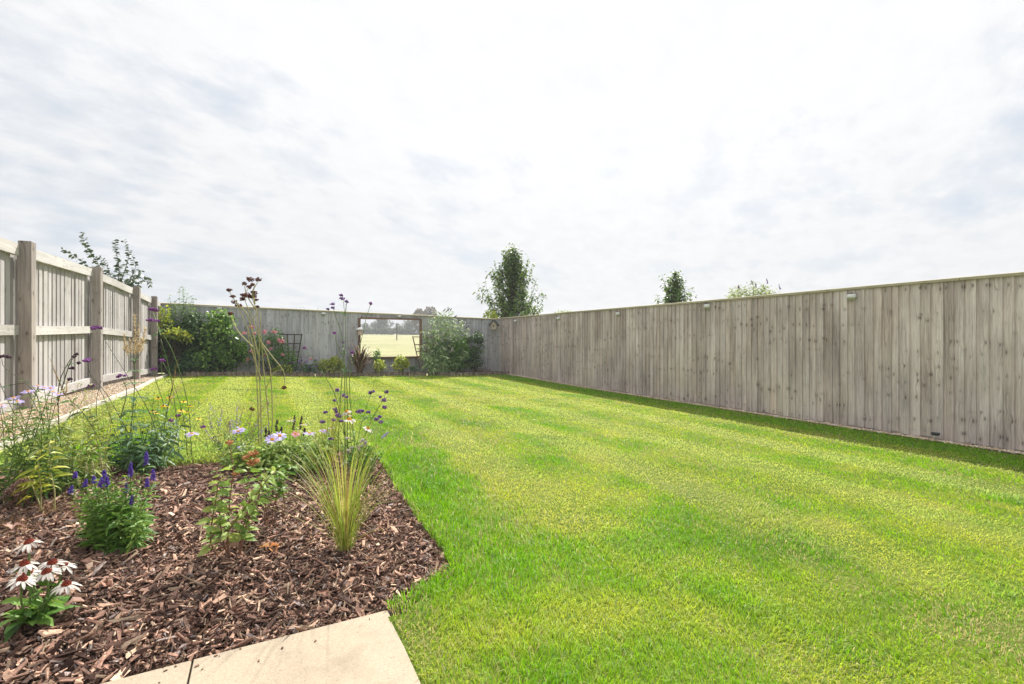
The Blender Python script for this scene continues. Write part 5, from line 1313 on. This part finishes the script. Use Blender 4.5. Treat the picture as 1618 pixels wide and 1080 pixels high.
for (x, y) in ((571, 697), (577, 701), (572, 704), (551, 711), (556, 707), (565, 709), (568, 711), (549, 692), (573, 695), (546, 731), (541, 735), (578, 698), (566, 706)):
    head(e, at(x, y, Z - .03), 3.2 * Z / F, F_WHITE, 14, .006, .6, 'blossom')
# stray lilac spike over the lawn
b0 = bp(570, 756); Z = depth(b0)
e = empty('lavender_sprig', b0, 'single pale lilac sprig leaning over the lawn edge right of the sedge', 'flower'); ms = MB()
tube(ms, spline([b0, at(590, 710, Z), at(603, 692, Z)], 8), .0018, .0012, 4); part(ms, 'stem', G_STEM, e); spike(e, at(603, 692, Z), at(614, 682, Z), .009, F_LILAC, 50, size=.004)

# --- left edge: leafy asters, yellow stems, dried heads
b0 = bp(62, 790); Z = depth(b0)
e = empty('aster_plant', b0, 'tall leafy lilac aster at the left edge in front of the first fence post', 'flower'); ms, ml = MB(), MB()
AF = [(44.5, 618, 9), (21, 628, 10), (28, 634, 9), (60, 609, 9), (83, 619, 9), (92, 622, 7), (80, 613, 7), (2, 640, 8), (70, 612, 7)]
for (x, y, R) in AF:
    p = at(x, y, Z + RNG.normal(0, .08)); q = b0 + RNG.normal(0, .07, 3) * (1, 1, 0); P = spline([q, (p + q) / 2 + RNG.normal(0, .02, 3), p - (0, 0, .003)], 12); tube(ms, P, .003, .0016, 5); leafy(ml, P, 30, .078, .015, .12, .97, .55, .35)
    daisy(e, p, R * Z / F, 22, .12, F_LILAC, F_ORG, .26, .3, (RNG.normal(0, .2), RNG.normal(-.15, .2), 1), .13)
for k in range(40):
    x = RNG.uniform(-20, 118); y = RNG.uniform(640, 735); p = at(x, y, Z + RNG.normal(0, .12)); q = b0 + RNG.normal(0, .10, 3) * (1, 1, 0)
    P = spline([q, (p + q) / 2 + RNG.normal(0, .02, 3), p], 9); tube(ms, P, .0026, .0012, 4); leafy(ml, P, 22, .085, .016, .15, 1., .55, .4)
part(ms, 'stem', G_STEM, e); part(ml, 'foliage', leafmat('leaf aster left', [(.07, .15, .03), (.14, .24, .05), (.30, .36, .12)], .5, .3, .4), e)
b0 = bp(76, 815); Z = depth(b0)
e = empty('phlox_plant', b0, 'yellowing leaves on two pale straw stems right of the left aster', 'plant'); ms, ml = MB(), MB()
for s_ in ([(86, 812), (86, 775), (80, 745), (78, 700)], [(64, 814), (65, 780), (62, 750), (60, 720)], [(70, 814), (60, 790), (52, 770), (44, 752)]):
    P = spline(px_path(s_, Z), 10); tube(ms, P, .0036, .0024, 5); leafy(ml, P, 16, .10, .022, .5, 1., .3, .5, .3, 2)
part(ms, 'stem', G_STRAW, e, True); part(ml, 'foliage', G_LIME, e)
b0 = bp(32, 812); Z = depth(b0)
e = empty('sedum_plant', b0, 'dried dusty pink flower heads low on the bark at the left edge', 'flower'); ms = MB()
for (x, y, r) in ((22, 770, 9), (30, 765, 8), (38, 758, 8), (28, 778, 8), (14, 776, 7), (40, 770, 7), (46, 762, 6), (6, 785, 6)):
    p = at(x, y, Z); tube(ms, spline([b0 + RNG.normal(0, .03, 3) * (1, 1, 0), (b0 + p) / 2, p], 6), .0022, .0014, 4)
    head(e, p, r * Z / F, F_DPINK, 44, .0055, .6)
part(ms, 'stem', G_RSTEM, e)
# low twiggy dead growth at the lawn edge of the bed
for (x, y, w, lb) in ((300, 735, 45, 'brown tangle of dead stems on the bark below the yellow daisies'), (100, 812, 40, 'brown tangle of dead stems left of the speedwell'), (25, 840, 30, 'bleached brown dead stems on the bark above the white coneflowers')):
    b0 = bp(x, y); Z = depth(b0); e = MB()
    for k in range(46):
        q = bp(x + RNG.normal(0, w * .45), y + RNG.normal(0, 9)); d = rv(1)[0] * RNG.uniform(.03, .11); d[2] = abs(d[2]) * .5
        tube(e, curve(q, q + d, 5, (0, 0, RNG.uniform(.0, .02)), .003), .0016, .0008, 4)
    o = e.build('plant_litter', G_RSTEM if x > 200 else G_BPLUME, loc=b0); tag(o, lb, 'litter', kind='stuff')
# curled brown leaves on the bark
for (x, y, lb) in ((18, 842, 'curled tan dead leaf on the bark above the white coneflowers'), (104, 968, 'tan dead leaf beside the white coneflower stems'), (428, 878, 'curled pinkish brown dead leaf right of the young shrub base')):
    q = bp(x, y) + (0, 0, .012); e = MB()
    leaves(e, q[None] + RNG.normal(0, .006, (3, 3)), np.array([[1, .3, .25], [-.8, .6, .3], [.2, -.9, .4]]), np.tile([0, 0, 1.], (3, 1)), .055, .038, .5, .35)
    o = e.build('dead_leaf', F_DPINK if x < 400 else F_RUST, loc=q); tag(o, lb, 'leaf')

# fuller greenery along the back of the bed
HAZE_ON = True
b0 = bp(225, 742); Z = depth(b0)
e = empty('leafy_perennial', b0, 'blue green lance leaved clump at the foot of the upright plume plant', 'plant'); ms, ml = MB(), MB()
for k in range(26):
    x = RNG.uniform(168, 290); y = RNG.uniform(655, 722); p = at(x, y, Z + RNG.normal(0, .12)); q = b0 + RNG.normal(0, .07, 3) * (1, 1, 0)
    P = spline([q, (p + q) / 2 + (p - q) * (.15, .15, 0), p], 9); tube(ms, P, .0026, .0014, 4); leafy(ml, P, 14, .10, .022, .15, 1., .5, .4, .3, 2)
for k in range(12):
    x = RNG.uniform(205, 335); y = RNG.uniform(605, 672); p = at(x, y, Z + RNG.normal(0, .12)); q = b0 + RNG.normal(0, .09, 3) * (1, 1, 0)
    P = spline([q, (p + q) / 2 + RNG.normal(0, .03, 3), p], 10); tube(ms, P, .0024, .001, 4); leafy(ml, P, 20, .065, .013, .25, 1., .6, .35, .4, 2)
part(ms, 'stem', G_STEM, e); part(ml, 'foliage', G_BLUE, e)
b0 = bp(120, 765); Z = depth(b0)
e = empty('leafy_perennial', b0, 'yellow green narrow leaved clump between left aster and leaning plume plant', 'plant'); ms, ml = MB(), MB()
for k in range(24):
    x = RNG.uniform(78, 172); y = RNG.uniform(672, 745); p = at(x, y, Z + RNG.normal(0, .12)); q = b0 + RNG.normal(0, .07, 3) * (1, 1, 0)
    P = spline([q, (p + q) / 2 + (p - q) * (.15, .15, 0), p], 9); tube(ms, P, .0024, .0012, 4); leafy(ml, P, 18, .09, .015, .15, 1., .5, .4, .3, 2)
for k in range(16):
    x = RNG.uniform(40, 195); y = RNG.uniform(590, 670); p = at(x, y, Z + RNG.normal(0, .12)); q = b0 + RNG.normal(0, .09, 3) * (1, 1, 0)
    P = spline([q, (p + q) / 2 + RNG.normal(0, .03, 3), p], 10); tube(ms, P, .0024, .001, 4); leafy(ml, P, 20, .07, .013, .25, 1., .6, .35, .4, 2)
part(ms, 'stem', G_STRAW, e); part(ml, 'foliage', leafmat('leaf yellowing', [(.12, .20, .04), (.26, .34, .07), (.46, .46, .14)], .5, .3, .4), e)
b0 = bp(395, 745); Z = depth(b0)
e = empty('leafy_perennial', b0, 'fresh pale leaved clump behind the young shrub below the dried verbena', 'plant'); ms, ml = MB(), MB()
for k in range(44):
    x = RNG.uniform(335, 530); y = RNG.uniform(684, 735); p = at(x, y, Z + RNG.normal(0, .10)); q = b0 + np.array([(x - 395) * Z / F * .6 * CS, -(x - 395) * Z / F * .6 * SN, 0]) + RNG.normal(0, .04, 3) * (1, 1, 0)
    P = spline([q, (p + q) / 2 + (p - q) * (.15, .15, 0), p], 8); tube(ms, P, .0022, .0012, 4); leafy(ml, P, 20, .052, .022, .2, 1., .45, .3, .3, 2)
part(ms, 'stem', G_STEM, e); part(ml, 'foliage', G_PALE, e)

# ------------------------------------------------------------------ summer haze over the meadow
m, nt = newmat('air haze')
pv = nt.n('ShaderNodeVolumePrincipled', Color=(.93, .95, 1., 1), Density=.0016, Anisotropy=.0)
nt.t.links.new(pv.outputs[0], nt.n('ShaderNodeOutputMaterial').inputs['Volume'])
mb = MB(); box(mb, (0, 0, 7.), (500, 500, 20.)); hz = mb.build('haze', m); tag(hz, 'pale summer haze in the air', 'haze', kind='stuff')
